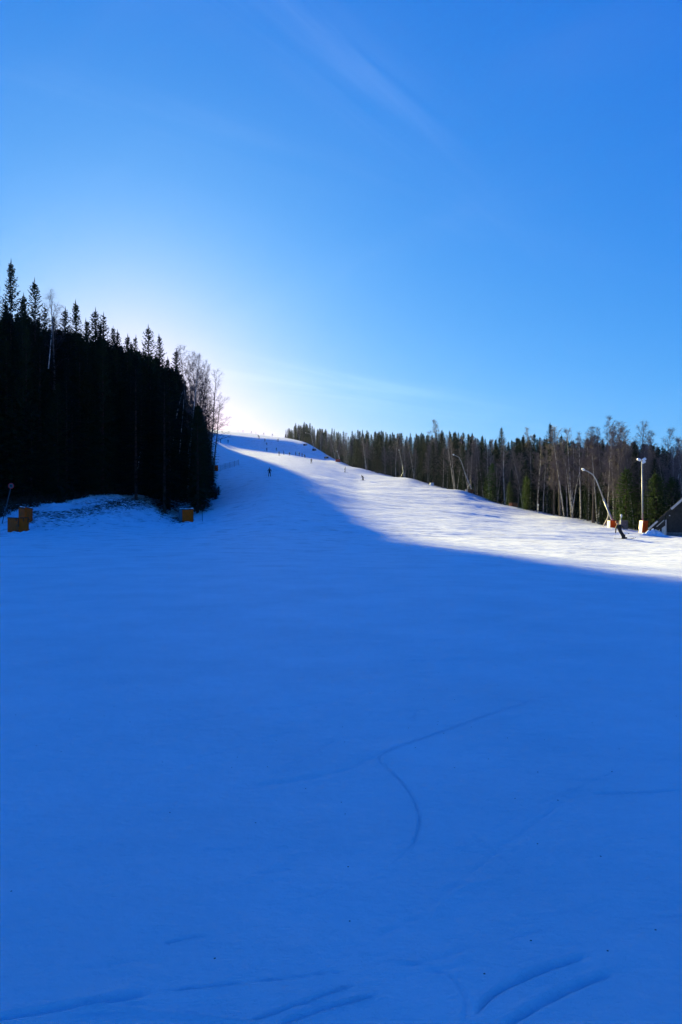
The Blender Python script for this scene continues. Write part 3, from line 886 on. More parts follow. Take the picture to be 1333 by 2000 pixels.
# leaning pale trunks
def leaning(name, pts, r0, label, twigs=8, m='birch'):
    """pts: (px, row, D)"""
    P = [Vector(((a - 666.5) / F * D, D, CAMH - (b - 1000) / F * D)) for a, b, D in pts]
    base = P[0].copy(); e = empty(name, base)
    tr = MB(); tr.tube([p - base for p in P], [r0 * (1 - .75 * i / (len(P) - 1)) for i in range(len(P))], 6)
    tr.build('trunk', M[m], e, True)
    br = MB(); rn = random.Random(len(label))
    for k in range(twigs):
        t = rn.uniform(.35, .98) * (len(P) - 1); i = min(int(t), len(P) - 2)
        b = P[i].lerp(P[i + 1], t - i) - base
        ax = (P[i + 1] - P[i]).normalized()
        d = (ax + Vector((rn.uniform(-.8, .8), rn.uniform(-.8, .8), rn.uniform(-.1, .6)))).normalized()
        L = rn.uniform(1.0, 2.6)
        q = b + d * L * .5; q2 = b + (d + Vector((rn.uniform(-.2, .2), 0, -.15))).normalized() * L
        br.tube([b, q, q2], [.03, .02, .006], 3, cap=False)
        for w in range(6):
            s0 = b.lerp(q2, rn.uniform(.3, 1)); dw = (d + Vector((rn.uniform(-.9, .9), rn.uniform(-.9, .9), rn.uniform(-.8, .3)))).normalized()
            br.tube([s0, s0 + dw * rn.uniform(.4, 1.0)], [.014, .004], 3, cap=False)
    if twigs: br.build('branches', M['darktwig'], e)
    tag(e, label, 'birch tree', 'leaning birches of the left wood')
leaning('leaning_birch', [(338, 868, 109), (341, 835, 109), (348, 800, 109.5), (357, 765, 110)], .065, 'pale birch trunk leaning right in front of the dark spruces, leftmost of the trunk group')
leaning('leaning_birch', [(351, 885, 112), (354, 850, 112), (358, 805, 112), (361, 760, 112)], .065, 'pale upright birch trunk second from the left in the trunk group')
leaning('leaning_birch', [(368, 886, 114), (372, 862, 113.5), (382, 842, 113), (391, 822, 112.5)], .065, 'birch trunk that bends right halfway, before the dark flank spruces')
leaning('leaning_birch', [(407, 976, 112), (394, 945, 112.5), (382, 922, 113), (372, 900, 114), (366, 885, 115)], .065, 'long bare trunk leaning left from the snow at the corner of the wood')
leaning('leaning_birch', [(401, 962, 113), (394, 940, 113), (388, 925, 113)], .06, 'short thin stem beside the long trunk that leans left')
leaning('leaning_birch', [(95, 720, 93), (98, 690, 93), (101, 655, 93.5), (104, 610, 96)], .065, 'pale thin birch trunk showing in the dark left wood below the bare top')
leaning('leaning_birch', [(270, 915, 101), (272, 898, 101), (275, 880, 101)], .065, 'short pale stem low in the dark middle of the left wood', 0)

# --- right wood
RP = [(540, 846), (560, 838), (575, 828), (600, 827), (622, 836), (650, 836), (700, 838), (750, 841), (800, 846), (850, 843), (900, 843), (950, 850), (1000, 852), (1050, 852), (1100, 856), (1150, 856), (1200, 858), (1250, 862), (1300, 872), (1333, 880), (1420, 890)]
def rprof(px): return float(np.interp(px, [a for a, _ in RP], [b for _, b in RP]))
CD = [(540, 470), (565, 452), (600, 402), (640, 350), (665, 308), (700, 272), (800, 224), (900, 170), (1000, 144), (1100, 120), (1200, 99), (1265, 92), (1333, 90), (1450, 88)]
def crestD(px): return float(np.interp(px, [a for a, _ in CD], [b for _, b in CD]))
special = [  # px, row, extra distance, kind, width, label
 (980, 835, 9, SPR[0], .95, 'pointed dark spruce rising above its neighbours, right of the middle snow lance'),
 (1075, 827, 10, SPR[1], 1.05, 'tallest dark spruce of the right wood with a long bare tip'),
 (850, 822, 12, BARE[0], 1.0, 'round-topped bare tree standing out above the middle of the right wood'),
 (864, 840, 14, SPR[3], 1.0, 'small spruce touching the round-topped bare tree'),
 (1032, 838, 16, BARE[3], .8, 'thin crooked bare tree between the two highest spruces of the right wood'),
 (1045, 848, 12, SPR[4], 1.0, 'dark spruce just left of the tallest spruce of the right wood'),
 (1097, 850, 14, SPR[2], 1.0, 'dark spruce just right of the tallest spruce of the right wood'),
 (1119, 838, 6, BIR[2], 1.15, 'wide-crowned birch with straight white trunk left of the bent snow lance'),
 (1150, 850, 4, BIR[0], 1.0, 'birch with two pale lower trunks directly behind the bent snow lance'),
 (1168, 836, 3, BIR[1], 1.0, 'pale birch standing right behind the long snow lance'),
 (1199, 819, 6, BIR[0], 1.0, 'highest bare birch of the right wood, above the base of the snow lance'),
 (1226, 826, 8, BARE[1], 1.0, 'tall bare tree left of the floodlight mast'),
 (1246, 830, 9, BARE[2], 1.0, 'broad bare tree directly above the floodlight mast'),
 (1301, 842, 9, BARE[0], .9, 'bare tree with fine reddish crown above the hut'),
 (1325, 862, 9, BARE[3], 1.0, 'bare tree at the right edge of the picture above the hut roof'),
 (1284, 880, 8, SPR[5], 1.3, 'dark spruce right of the floodlight mast, behind the hut'),
 (1222, 915, 1, YSPR[0], 1.25, 'sunlit green spruce between the snow lance and the floodlight mast'),
 (1280, 925, 0, YSPR[1], 1.35, 'green spruce right of the floodlight mast with light on its left boughs'),
 (1310, 930, 3, YSPR[0], 1.2, 'dull green spruce behind the hut roof'),
 (962, 905, 1, YSPR[1], 1.2, 'green spruce with sunlit low boughs right of the middle snow lance'),
 (996, 940, 1, YSPR[0], 1.0, 'small yellow-green spruce at the wood edge, left of the brown patch'),
 (1030, 930, 0, YSPR[1], 1.0, 'small green spruce at the wood edge, right of the brown patch'),
 (737, 872, 2, SPR[3], 1.2, 'grey-green spruce with drooping light boughs at the far wood edge, right of the pale birch'),
 (693, 855, 1, SPR[1], 1.1, 'grey-green spruce with light drooping boughs, left of the pale birch'),
 (717, 858, 1, BIR[3], 1.3, 'pale pinkish birch standing alone at the far wood edge'),
 (655, 848, 1, BIR[1], 1.6, 'brownish bare tree above the red base of the far snow lance'),
 (773, 850, 1, BIR[0], 1.2, 'pale bare birch crown left of the third snow lance'),
 (790, 856, 2, BARE[1], 1.0, 'bare tree directly behind the third snow lance'),
 (888, 850, 4, BIR[3], .9, 'thin white trunk left of the middle snow lance'),
 (920, 852, 4, BIR[2], .8, 'thin white trunk just behind the middle snow lance'),
 (578, 826, 3, SPR[2], 1.1, 'small far spruce at the upper end of the right wood'),
 (595, 824, 4, SPR[4], 1.1, 'far spruce with blunt top above the farthest snow lance'),
 (606, 826, 4, SPR[0], 1.1, 'far spruce right of the blunt top above the farthest snow lance'),
 (562, 838, 3, SPR[5], 1.2, 'outermost small spruce at the summit end of the right wood'),
]
for px, row, ex, K, wd, lab in special:
    D = crestD(px) + ex
    p = at(px, D)
    bt = K in BIR or K in BARE
    g = 'bare trees of the right wood' if bt else 'spruces of the right wood'
    K.place(p, top_h(px, row, D, p.z), wd, rnd.uniform(0, 6.28), lab, g, 'branches' if bt else 'crown')
# ranks behind: individual trees near the edge, the rest of the wood as one mass
zone = lambda px: ('at the hazy far upper end of the right wood' if px < 700 else 'from the far birch to the middle lance' if px < 900 else
                   'from the middle lance to the near lance' if px < 1130 else 'near the floodlight mast and the hut')
rnd = random.Random(12)
px = 566.0
while px < 1345:
    Dc = crestD(px)
    for rank in range(3):
        q = px + rnd.uniform(-4, 4)
        D = crestD(q) + 2.5 + rank * (3.2 + Dc * .012) + rnd.uniform(-.8, 1.2)
        p = at(q, D)
        bare = rnd.random() < float(np.interp(q, [560, 640, 760, 900, 1000, 1150, 1330], [.5, .6, .6, .62, .64, .8, .75])) and rank < 2
        row = rprof(q) + ((rnd.uniform(8, 40) if q < 1090 else rnd.uniform(-24, 24)) if bare else rnd.uniform(-2, 26) + (rnd.uniform(12, 60) if rank == 0 else 0)) * (1 if q > 640 else .35)
        h = top_h(q, row, D, p.z)
        if h < 3.5: continue
        if bare:
            K = (BIR + BARE)[rnd.choice([0, 1, 2, 3, 4, 5, 6, 7])]
            lab = ('pale-trunked birch ' if K in BIR else 'leafless grey-brown tree ') + 'in the edge ' + zone(q).replace('at the hazy', 'of the hazy')
            if q >= 700: lab = ('pale-trunked birch ' if K in BIR else 'leafless tree ') + 'in the right wood ' + zone(q)
            K.place(p, h, rnd.uniform(.8, 1.15), rnd.uniform(0, 6.28), lab, 'bare trees along the right wood edge', 'branches')
        else:
            K = SPR[rnd.randrange(6)]
            lab = 'dark spruce ' + ('' if q < 700 else 'of the right wood ') + zone(q)
            K.place(p, h, rnd.uniform(.75, 1.2), rnd.uniform(0, 6.28), lab, 'spruces along the right wood edge')
    px += 13.5 if px > 700 else 9.0
# the depth of the right wood
for i in range(900):
    q = rnd.uniform(556, 1500)
    Dc = crestD(q)
    D = Dc + 9 + Dc * .03 + abs(rnd.gauss(0, 1)) * 34 + rnd.uniform(0, 20)
    x = (q - 666.5) / F * D
    g = hz(x, D)
    row = rprof(q) + rnd.uniform(0, 42) * (1 if q > 640 else .4)
    h = min(top_h(q, row, D, g), 30)
    if h > 4:
        k = rnd.randrange(6)
        mass.append((k, (x, D, g), rnd.uniform(0, 6.28), h / 20 * rnd.uniform(.75, 1.15), h / 20))
right_mass = mass

def mass_object(name, items, label):
    """one object: geometry nodes put whole trees on its points"""
    me = bpy.data.meshes.new(name)
    me.from_pydata([m[1] for m in items], [], [])
    for an, ty, vals in (('kind_index', 'INT', [m[0] for m in items]), ('turn', 'FLOAT', [m[2] for m in items]),
                         ('wide', 'FLOAT', [m[3] for m in items]), ('tall', 'FLOAT', [m[4] for m in items])):
        a = me.attributes.new(an, ty, 'POINT'); a.data.foreach_set('value', vals)
    o = link(name, me)
    ng = bpy.data.node_groups.new(name, 'GeometryNodeTree')
    ng.interface.new_socket('Geometry', in_out='INPUT', socket_type='NodeSocketGeometry')
    ng.interface.new_socket('Geometry', in_out='OUTPUT', socket_type='NodeSocketGeometry')
    gi_ = N(ng, 'NodeGroupInput'); go = N(ng, 'NodeGroupOutput')
    iop = N(ng, 'GeometryNodeInstanceOnPoints'); iop.inputs['Pick Instance'].default_value = True
    gti = N(ng, 'GeometryNodeGeometryToInstance')
    for K in reversed(SPR):
        so = K.jo
        oi = N(ng, 'GeometryNodeObjectInfo'); oi.inputs[0].default_value = so
        ng.links.new(oi.outputs['Geometry'], gti.inputs[0])
    def attr(n, t):
        a = N(ng, 'GeometryNodeInputNamedAttribute', data_type=t); a.inputs[0].default_value = n
        return a.outputs[0]
    rot = N(ng, 'ShaderNodeCombineXYZ'); ng.links.new(attr('turn', 'FLOAT'), rot.inputs[2])
    scl = N(ng, 'ShaderNodeCombineXYZ'); w_ = attr('wide', 'FLOAT')
    ng.links.new(w_, scl.inputs[0]); ng.links.new(w_, scl.inputs[1]); ng.links.new(attr('tall', 'FLOAT'), scl.inputs[2])
    ng.links.new(gi_.outputs[0], iop.inputs['Points']); ng.links.new(gti.outputs[0], iop.inputs['Instance'])
    ng.links.new(attr('kind_index', 'INT'), iop.inputs['Instance Index'])
    ng.links.new(rot.outputs[0], iop.inputs['Rotation']); ng.links.new(scl.outputs[0], iop.inputs['Scale'])
    ng.links.new(iop.outputs[0], go.inputs[0])
    md = o.modifiers.new('trees', 'NODES'); md.node_group = ng
    tag(o, label, 'forest', kind='stuff')
    return o
for K in SPR:
    K.jo = bpy.data.objects.new(K.name + '_source', K.jm)      # never linked to the scene
mass_object('spruce_forest', left_mass, 'dark depth of the spruce wood climbing the hill on the left')
mass_object('spruce_forest', right_mass, 'dark depth of the mixed wood behind the right edge of the piste')
print('TREES left mass', len(left_mass), 'right mass', len(right_mass), 'front', n_front)
# ------------------------------------------------------------------ haze
m = MB(); m.box((0, 0, 0), (1070, 1070, 79)); hzo = m.build('haze', bpy.data.materials.new('haze'))
hzo.location = (0, 0, 75)
hm_ = hzo.data.materials[0]; hm_.use_nodes = True; t = hm_.node_tree; t.nodes.clear()
pv = N(t, 'ShaderNodeVolumePrincipled'); pv.inputs['Density'].default_value = 0.000032
pv.inputs['Color'].default_value = (0.52, 0.60, 1.0, 1); pv.inputs['Anisotropy'].default_value = 0.45
to = N(t, 'ShaderNodeOutputMaterial'); t.links.new(pv.outputs[0], to.inputs['Volume'])
hzo['kind'] = 'stuff'

#OBJECTS
# ------------------------------------------------------------------ small builders
def px3(px, row, D):
    return Vector(((px - 666.5) / F * D, D, CAMH - (row - 1000) / F * D))

# --- snow lances: slanting tubes with a bent head, in a padded base
def lance(pts, r0, label, mat_label=None):
    P = [px3(*q) for q in pts]
    base = P[0].copy(); base.z = hz(base.x, base.y) - .1
    e = empty('snow_lance', base)
    L = [p - base for p in P]
    k = 1 if len(L) > 3 else 0
    lo = MB(); lo.tube([Vector((L[0].x, 0, -.2)), L[0], L[1]], [r0 * 1.5, r0 * 1.5, r0 * 1.3], 10); lo.build('lower_tube', M['metal'], e, True)
    co = MB(); d = (L[1] - L[0]).normalized(); co.tube([L[1] - d * .15, L[1] + d * .15], r0 * 1.7, 10); co.build('collar', M['metal'], e)
    up = MB(); up.tube(L[1:], [r0 * (1 - .35 * i / max(1, len(L) - 2)) for i in range(len(L) - 1)], 9); up.build('upper_tube', M['metal'], e, True)
    hd = MB(); d = (L[-1] - L[-2]).normalized()
    hd.tube([L[-1] - d * .05, L[-1] + d * .12, L[-1] + d * .38], [r0 * 1.0, r0 * 1.7, r0 * .9], 9)
    for a in range(4):
        q = a * 1.57 + .4; hd.box(L[-1] + d * .16 + Vector((0, math.cos(q), math.sin(q))) * r0 * 1.7, (.05, .035, .035))
    hd.build('nozzle_head', M['paint'], e)
    # support strut and foot plate
    st = MB(); m = L[0].lerp(L[1], .35); st.tube([Vector((m.x - .9, .1, 0)), m], r0 * .55, 6); st.build('strut', M['metal'], e)
    ft = MB(); ft.box((L[0].x, 0, .08), (.35, .35, .10), bev=.02); ft.build('foot_plate', M['metal'], e)
    return tag(e, label, 'snow lance', 'snow lances along the right edge of the piste')
lance([(1197, 1018, 93), (1180, 976.5, 93), (1165, 937, 92.5), (1159, 927, 92.3), (1149, 921, 92), (1142, 918, 92)], .085, 'long near snow lance with bent head, leaning left out of its orange base')
lance([(921.5, 955, 167), (909, 925, 166), (902, 903, 166), (897, 893, 166), (887, 888.5, 165)], .095, 'bent snow lance at the wood edge in the middle of the right wood')
lance([(789.5, 929, 220), (786, 908, 220), (783, 893, 220), (780, 880, 219)], .065, 'third snow lance, short and steep, left of the middle one')
lance([(664, 899, 300), (661.5, 890, 300), (659, 882, 299)], .14, 'short far snow lance above a red base at the foot of the blue headwall')
lance([(614, 879, 350), (611, 862, 350), (608.5, 851, 350), (605, 847, 349), (598, 845.5, 349)], .065, 'farthest snow lance, thin and bent, near the summit end of the wood')

# --- padded mats round the hydrants and masts
def pad_wrap(name, corners, h, label, group, mats, thick=.14, lean=(0, 0), sink=.25, marks=None, straps=True, cap=False, slope=0.0, edge=True):
    """corners: ground points (x, y) of the folded pad, seen from the front left to right"""
    c = Vector((sum(p[0] for p in corners) / len(corners), sum(p[1] for p in corners) / len(corners), 0))
    c.z = hz(c.x, c.y)
    e = empty(name, c)
    tops = []
    zmin = min(hz(p[0], p[1]) for p in corners) - sink - c.z
    for i in range(len(corners) - 1):
        a = Vector((*corners[i], 0)) - Vector((c.x, c.y, 0)); b = Vector((*corners[i + 1], 0)) - Vector((c.x, c.y, 0))
        d = (b - a).normalized(); n = Vector((d.y, -d.x, 0)); W_ = (b - a).length
        rows = 7; cols = 7; pad = MB(); vs = []; fs = []
        for side in (0, 1):
            for r in range(rows):
                for q in range(cols):
                    u, v = q / (cols - 1), r / (rows - 1)
                    bul = (math.sin(math.pi * u) * math.sin(math.pi * v)) ** .5 * .05 if side == 0 else 0
                    zz = zmin + (h + sink) * v + (slope * (u - .5) * W_ * v)
                    p = a + d * (W_ * u) + n * ((thick * .5 + bul) if side == 0 else -thick * .5)
                    p = p + Vector((lean[0] * zz, lean[1] * zz, zz))
                    vs.append(p)
        nn = rows * cols
        for r in range(rows - 1):
            for q in range(cols - 1):
                k = r * cols + q
                fs.append((k, k + 1, k + cols + 1, k + cols)); fs.append((nn + k, nn + k + cols, nn + k + cols + 1, nn + k + 1))
        for r in range(rows - 1):
            for q in (0, cols - 1):
                k = r * cols + q; fs.append((k, k + cols, nn + k + cols, nn + k))
        for q in range(cols - 1):
            for r in (0, rows - 1):
                k = r * cols + q; fs.append((k, nn + k, nn + k + 1, k + 1))
        pad.add(vs, fs)
        po = pad.build('pad', M[mats[i % len(mats)]], e, False)
        if edge:
            tm = MB(); off = n * (thick * .5 + .02)
            f_ = lambda u, v, o_=0.0: a + d * (W_ * u) + n * (thick * .5 + .012 + o_) + Vector((lean[0], lean[1], 0)) * (zmin + (h + sink) * v) + Vector((0, 0, zmin + (h + sink) * v + slope * (u - .5) * W_ * v))
            tm.tube([f_(0.01, .985), f_(.5, .985, .01), f_(.99, .985)], .035, 5)
            tm.build('top_seam', M['print'], po)
        if marks and i in marks:
            mk = MB()
            for (u, v, du, dv) in marks[i]:
                zz = zmin + sink + h * v; p = a + d * (W_ * u) + n * (thick * .5 + .062) + Vector((lean[0] * zz, lean[1] * zz, zz))
                mk.box(p, (W_ * du, .006, h * dv), Matrix.Rotation(math.atan2(d.y, d.x), 3, 'Z'))
            mk.build('print', M['print'], po)
    if straps:
        a = Vector((*corners[-1], 0)) - Vector((c.x, c.y, 0))
        for v in (.25, .6, .88):
            s_ = MB(); zz = zmin + sink + h * v
            s_.box(a + Vector((lean[0] * zz + .04, lean[1] * zz + .02, zz)), (.05, .10, .03)); s_.build('strap', M['print'], e)
    if cap:
        cp = MB(); z = zmin + sink + h
        a = Vector((*corners[0], 0)) - Vector((c.x, c.y, 0)); b = Vector((*corners[-1], 0)) - Vector((c.x, c.y, 0))
        pts = [a.lerp(b, t) + Vector((0, .1, z + .04 + .03 * math.sin(t * 9) + slope * (t - .5) * (b - a).length)) for t in np.linspace(0.03, .97, 9)]
        cp.tube(pts, [.05 + .03 * math.sin(k * 1.7 + 1) for k in range(9)], 7); cp.build('snow_cap', M['snow'], e, True)
    tag(e, label, 'safety mat', group)
    return e
def gxy(px, D): return ((px - 666.5) / F * D, D)
G1 = 'orange padded mats at the left wood edge'
pm = pad_wrap('padded_mat', [gxy(16.5, 75.2), gxy(39, 73.6), gxy(56, 74.4)], 1.62, 'large orange padded mat with black marks, nearest one at the left edge', G1,
    ['orange', 'orange'], sink=.55, slope=-.02, marks={
     0: [(.80, .88, .022, .09), (.92, .97, .10, .014), (.99, .80, .022, .2), (.90, .54, .09, .017), (.99, .49, .02, .06), (.86, .42, .07, .015), (.90, .22, .06, .016), (.93, .16, .018, .05), (.87, .10, .05, .014), (.88, .30, .05, .012)],
     1: [(.34, .86, .03, .10), (.86, .82, .035, .14)]})
pad_wrap('padded_mat', [gxy(38, 79.5), gxy(50, 78.2), gxy(63, 79.6)], 1.75, 'orange padded mat with snow on its rim, right behind the large one', G1, ['orange', 'orange'], sink=.5, slope=-.1, cap=True)
h1 = hit(372, 1018)
pad_wrap('padded_mat', [gxy(350.5, h1.y + 1.4), gxy(357, h1.y + .1), gxy(378, h1.y)], 1.62, 'orange padded mat with grey side face, sunk in snow below the wood corner', G1,
    ['concrete', 'orange'], sink=.55, slope=.02, cap=True)
h2 = hit(420, 920)
pad_wrap('padded_mat', [gxy(413.5, h2.y + .9), gxy(416.5, h2.y), gxy(426.5, h2.y + .1)], 1.35, 'small far orange mat on the piste edge beside the flank of the left wood', G1, ['rust', 'orange'], sink=.4, cap=False)
G2 = 'padded mats along the right edge of the piste'
pad_wrap('padded_mat', [gxy(1187.5, 92.4), gxy(1193, 91.4), gxy(1208, 92.2)], .98, 'orange-brown mat with pale rim round the base of the long near snow lance', G2, ['orange_side', 'orange'], sink=.4)
pad_wrap('padded_mat', [gxy(1248.5, 86.6), gxy(1254.5, 85.2), gxy(1263, 86.4)], 1.5, 'tall orange mat with pale lit edge wrapped round the foot of the floodlight mast', G2, ['orange_side', 'orange'], sink=.4, lean=(.10, 0))
pad_wrap('padded_mat', [gxy(909, 167.2), gxy(914, 166.2), gxy(925, 167)], 1.1, 'rusty brown mat at the foot of the middle snow lance', G2, ['orange_side', 'rust'], sink=.3)
pad_wrap('padded_mat', [gxy(995, 143.4), gxy(1001, 142.4), gxy(1011, 143)], .95, 'rusty brown mat alone at the wood edge under small green spruces', G2, ['rust', 'rust'], sink=.3, straps=False)
pad_wrap('padded_mat', [gxy(656, 299.5), gxy(659, 298.4), gxy(664.5, 299)], 1.2, 'small red mat at the foot of the short far snow lance', G2, ['red', 'red'], sink=.3, straps=False)
pad_wrap('padded_mat', [gxy(610.5, 350), gxy(614, 349), gxy(618, 350)], 1.1, 'small dark mat at the foot of the farthest snow lance', G2, ['print', 'greywear'], sink=.3, straps=False, edge=False)
pad_wrap('padded_mat', [gxy(634, 322), gxy(637, 321), gxy(642, 322)], .9, 'small dark mat on the blue headwall between the two far snow lances', G2, ['greywear', 'print'], sink=.3, straps=False, edge=False)
pad_wrap('padded_mat', [gxy(593, 368), gxy(596, 367), gxy(600, 368)], 1.0, 'small dark mat high on the headwall above the farthest snow lance foot', G2, ['print', 'greywear'], sink=.3, straps=False, edge=False)

# --- floodlight mast
p = at(1255.5, 87); e = empty('floodlight_mast', p)
tz = CAMH - (900 - 1000) / F * 87 - p.z
m = MB(); m.tube([(0, 0, -.3), (-.02, 0, tz * .5), (-.06, 0, tz)], [.10, .08, .06], 10); m.build('pole', M['metal'], e, True)
m = MB()
for k in range(26):
    z = 2.4 + k * (tz - 2.8) / 26
    m.tube([(-.16, -.08, z), (.12, -.08, z)], .018, 4)
m.build('climbing_rungs', M['metal'], e)['kind'] = 'stuff'
m = MB(); m.tube([(-.5, 0, tz + .02), (.28, 0, tz + .05)], .045, 6); m.build('cross_arm', M['metal'], e)
for dx, dz_, t_ in ((-.45, .12, .35), (.16, .16, -.5), (.10, -.16, -.5)):
    m = MB(); rt = Matrix.Rotation(t_, 3, 'Y') @ Matrix.Rotation(-.6, 3, 'X')
    m.box((dx, -.08, tz + dz_), (.22, .09, .15), rt, bev=.03); hs = m.build('lamp_housing', M['paint'], e)
    m = MB(); m.box(Vector((dx, -.08, tz + dz_)) + rt @ Vector((0, -.10, 0)), (.18, .012, .12), rt); m.build('lamp_glass', M['lamp'], hs)
tag(e, 'tall steel floodlight mast with white lamp heads rising from an orange mat', 'floodlight mast')

# --- small hydrant post and concrete box behind the near skier
p = at(1213, 90); e = empty('hydrant_post', p)
hgt = CAMH - (1008 - 1000) / F * 90 - p.z
m = MB(); m.tube([(0, 0, -.3), (.04, 0, hgt)], .055, 8); m.build('stem', M['metal'], e, True)
m = MB(); m.tube([(.04, 0, hgt - .2), (.05, 0, hgt - .06), (.05, 0, hgt + .12), (.04, 0, hgt + .24)], [.06, .12, .13, .05], 10); m.build('head', M['paint'], e, True)
tag(e, 'short post with white round head behind the near skier', 'post')
p = at(1218, 94); e = empty('concrete_box', p)
m = MB(); m.box((0, 0, .42), (.44, .4, .62), bev=.03); m.build('shell', M['concrete'], e)
m = MB(); m.box((0, 0, 1.075), (.47, .43, .035), bev=.01); m.build('lid', M['concrete'], e)
m = MB(); m.box((.1, -.41, .6), (.06, .02, .02)); m.build('handle', M['metal'], e)
tag(e, 'grey-blue concrete box standing behind the near skier at the wood edge', 'utility box')
p = at(1051.5, 131); e = empty('marker_post', p)
m = MB(); m.tube([(0, 0, -.3), (.03, 0, 1.35)], .06, 7); m.build('stem', M['metal'], e, True)
m = MB(); m.box((.03, 0, 1.45), (.09, .06, .16), bev=.02); m.build('cap', M['paint'], e)
tag(e, 'pale marker post at the foot of the wood right of the brown mat', 'post')
p = at(844, 203); p = at(844, crestD(844) - 1); e = empty('hydrant_box', p)
m = MB(); m.box((0, 0, .3), (.5, .35, .45), bev=.05); m.build('shell', M['paint'], e)
m = MB(); m.tube([(.2, 0, .7), (.2, 0, 1.2)], .06, 6); m.build('valve', M['rust'], e)
tag(e, 'small white hydrant box at the crest left of the middle snow lance', 'utility box')

# --- round signs on tilted poles
def sign(base_px, base_row, top_px, top_row, r_px, label, dark=False):
    p = hit(base_px, base_row, 50); D = p.y
    e = empty('round_sign', p)
    t = px3(top_px, top_row, D) - p; r = r_px / F * D
    ax = t.normalized()
    m = MB(); m.tube([-ax * .4, t + ax * r * .3], .045, 8); m.build('pole', M['greywear'], e, True)
    rt = Matrix.Rotation(math.radians(8), 3, 'Z')
    def ring(name, r0, r1, mt, y):
        m = MB(); n = 28; vs = []; fs = []
        for k in range(n):
            a = 2 * math.pi * k / n
            for (q, yy) in ((r0, y), (r1, y), (r1, y + .02), (r0, y + .02)):
                vs.append(t + rt @ Vector((q * math.cos(a), yy, q * math.sin(a))))
        for k in range(n):
            b, c = k * 4, ((k + 1) % n) * 4
            for s in range(4): fs.append((b + s, c + s, c + (s + 1) % 4, b + (s + 1) % 4))
        m.add(vs, fs); return m.build(name, mt, e)
    ring('disc', 0.001, r * .80, M['concrete'] if not dark else M['greywear'], -.07)
    ring('rim', r * .76, r, M['red'] if not dark else M['concrete'], -.08)
    m = MB(); m.tube([t + rt @ Vector((-r * .32, -.10, r * .36)), t + rt @ Vector((0, -.10, -.05 * r)), t + rt @ Vector((r * .1, -.10, -r * .42))], r * .13, 5)
    m.tube([t + rt @ Vector((r * .3, -.10, r * .35)), t + rt @ Vector((0, -.10, -.05 * r))], r * .11, 5)
    m.build('symbol', M['print'], e)
    tag(e, label, 'sign', 'round signs on poles at the left wood edge')
sign(4.5, 1023, 22.5, 949, 5.4, 'round sign with red rim on a tilted pole left of the large orange mat')
sign(315, 974, 304.5, 939, 4.2, 'smaller round sign on a thin tilted pole above the left snow bank', True)
p = hit(396, 1018, 50); e = empty('marker_stake', p)
m = MB(); m.tube([(0, 0, -.3), (-.06, 0, 1.75)], .025, 6); m.build('rod', M['print'], e, True)
m = MB(); m.tube([(-.055, 0, 1.6), (-.06, 0, 1.76)], .034, 6); m.build('tip', M['red'], e)
tag(e, 'thin dark stake upright in the snow right of the sunken orange mat', 'stake')

# --- net fence beside the upper orange mat
p = hit(430, 921, 100); e = empty('safety_net', p)
d0 = Vector((1.0, 9, 0))
ends = []
for k in range(5):
    q = Vector((p.x + d0.x * k * .3, p.y + d0.y * k * .62, 0)); q.z = hz(q.x, q.y)
    l = q - p; ends.append(l)
    m = MB(); m.tube([l + Vector((0, 0, -.3)), l + Vector((0, 0, 1.5))], .03, 6); m.build('post', M['rust'], e)
m = MB()
for k in range(4):
    for v in range(7): m.tube([ends[k] + Vector((0, 0, .12 + v * .21)), ends[k + 1] + Vector((0, 0, .12 + v * .21))], .008, 3, cap=False)
    for w in range(14):
        q = ends[k].lerp(ends[k + 1], w / 14); m.tube([q + Vector((0, 0, .12)), q + Vector((0, 0, 1.38))], .006, 3, cap=False)
m.build('net', M['rust'], e)['kind'] = 'stuff'
tag(e, 'low safety net on thin posts running uphill from the far orange mat', 'safety net')

# --- hut at the right edge
HD = 82.0
k_ = HD / F
def H(px, row, dy=0.0): return Vector(((px - 666.5) * k_, HD + dy, CAMH - (row - 1000) * k_))
hb = Vector(((1385 - 666.5) * k_, HD, hz((1340 - 666.5) * k_, HD)))
e = empty('wooden_hut', hb, -R(25)); e.scale.x = .925
apex = H(1385, 931) - hb; eave = H(1268, 1035) - hb; eave_r = Vector((-eave.x, 0, eave.z))
depth = 9.0
slope_v = (apex - eave).normalized(); nrm = Vector((-slope_v.z, 0, slope_v.x))
for sgn, nm in ((1, 'roof'), (-1, 'roof')):
    m = MB(); ev = eave if sgn == 1 else eave_r
    nv_ = nrm if sgn == 1 else Vector((-nrm.x, 0, nrm.z))
    a = [ev, apex, apex + nv_ * .16, ev + nv_ * .16]
    vs = [q + Vector((0, -.45, 0)) for q in a] + [q + Vector((0, depth, 0)) for q in a]
    m.add(vs, [(0, 1, 2, 3), (7, 6, 5, 4), (0, 4, 5, 1), (1, 5, 6, 2), (2, 6, 7, 3), (3, 7, 4, 0)])
    ro = m.build(nm, M['roof'], e)
    ribs = MB(); Ls = (apex - ev).length; dv = (apex - ev).normalized()
    for q in range(15):
        y = -.4 + q * (depth + .3) / 14
        ribs.tube([ev + nv_ * .17 + Vector((0, y, 0)) + dv * .05, apex + nv_ * .17 + Vector((0, y, 0)) - dv * .05], .022, 4)
    ribs.build('seam', M['roof'], ro)
def board(name, t0, t1, mt, off=0.0, y=-.49, w=.13):
    m = MB(); a = eave.lerp(apex, t0) - nrm * off; b = eave.lerp(apex, t1) - nrm * off
    c = (a + b) / 2; ang = math.atan2((b - a).z, (b - a).x)
    m.box(c + Vector((0, y, 0)), ((b - a).length / 2, .028, w), Matrix.Rotation(-ang, 3, 'Y'), bev=.008)
    return m.build(name, M[mt], e)
board('barge_board', 0.0, .155, 'board', -.04, w=.10)
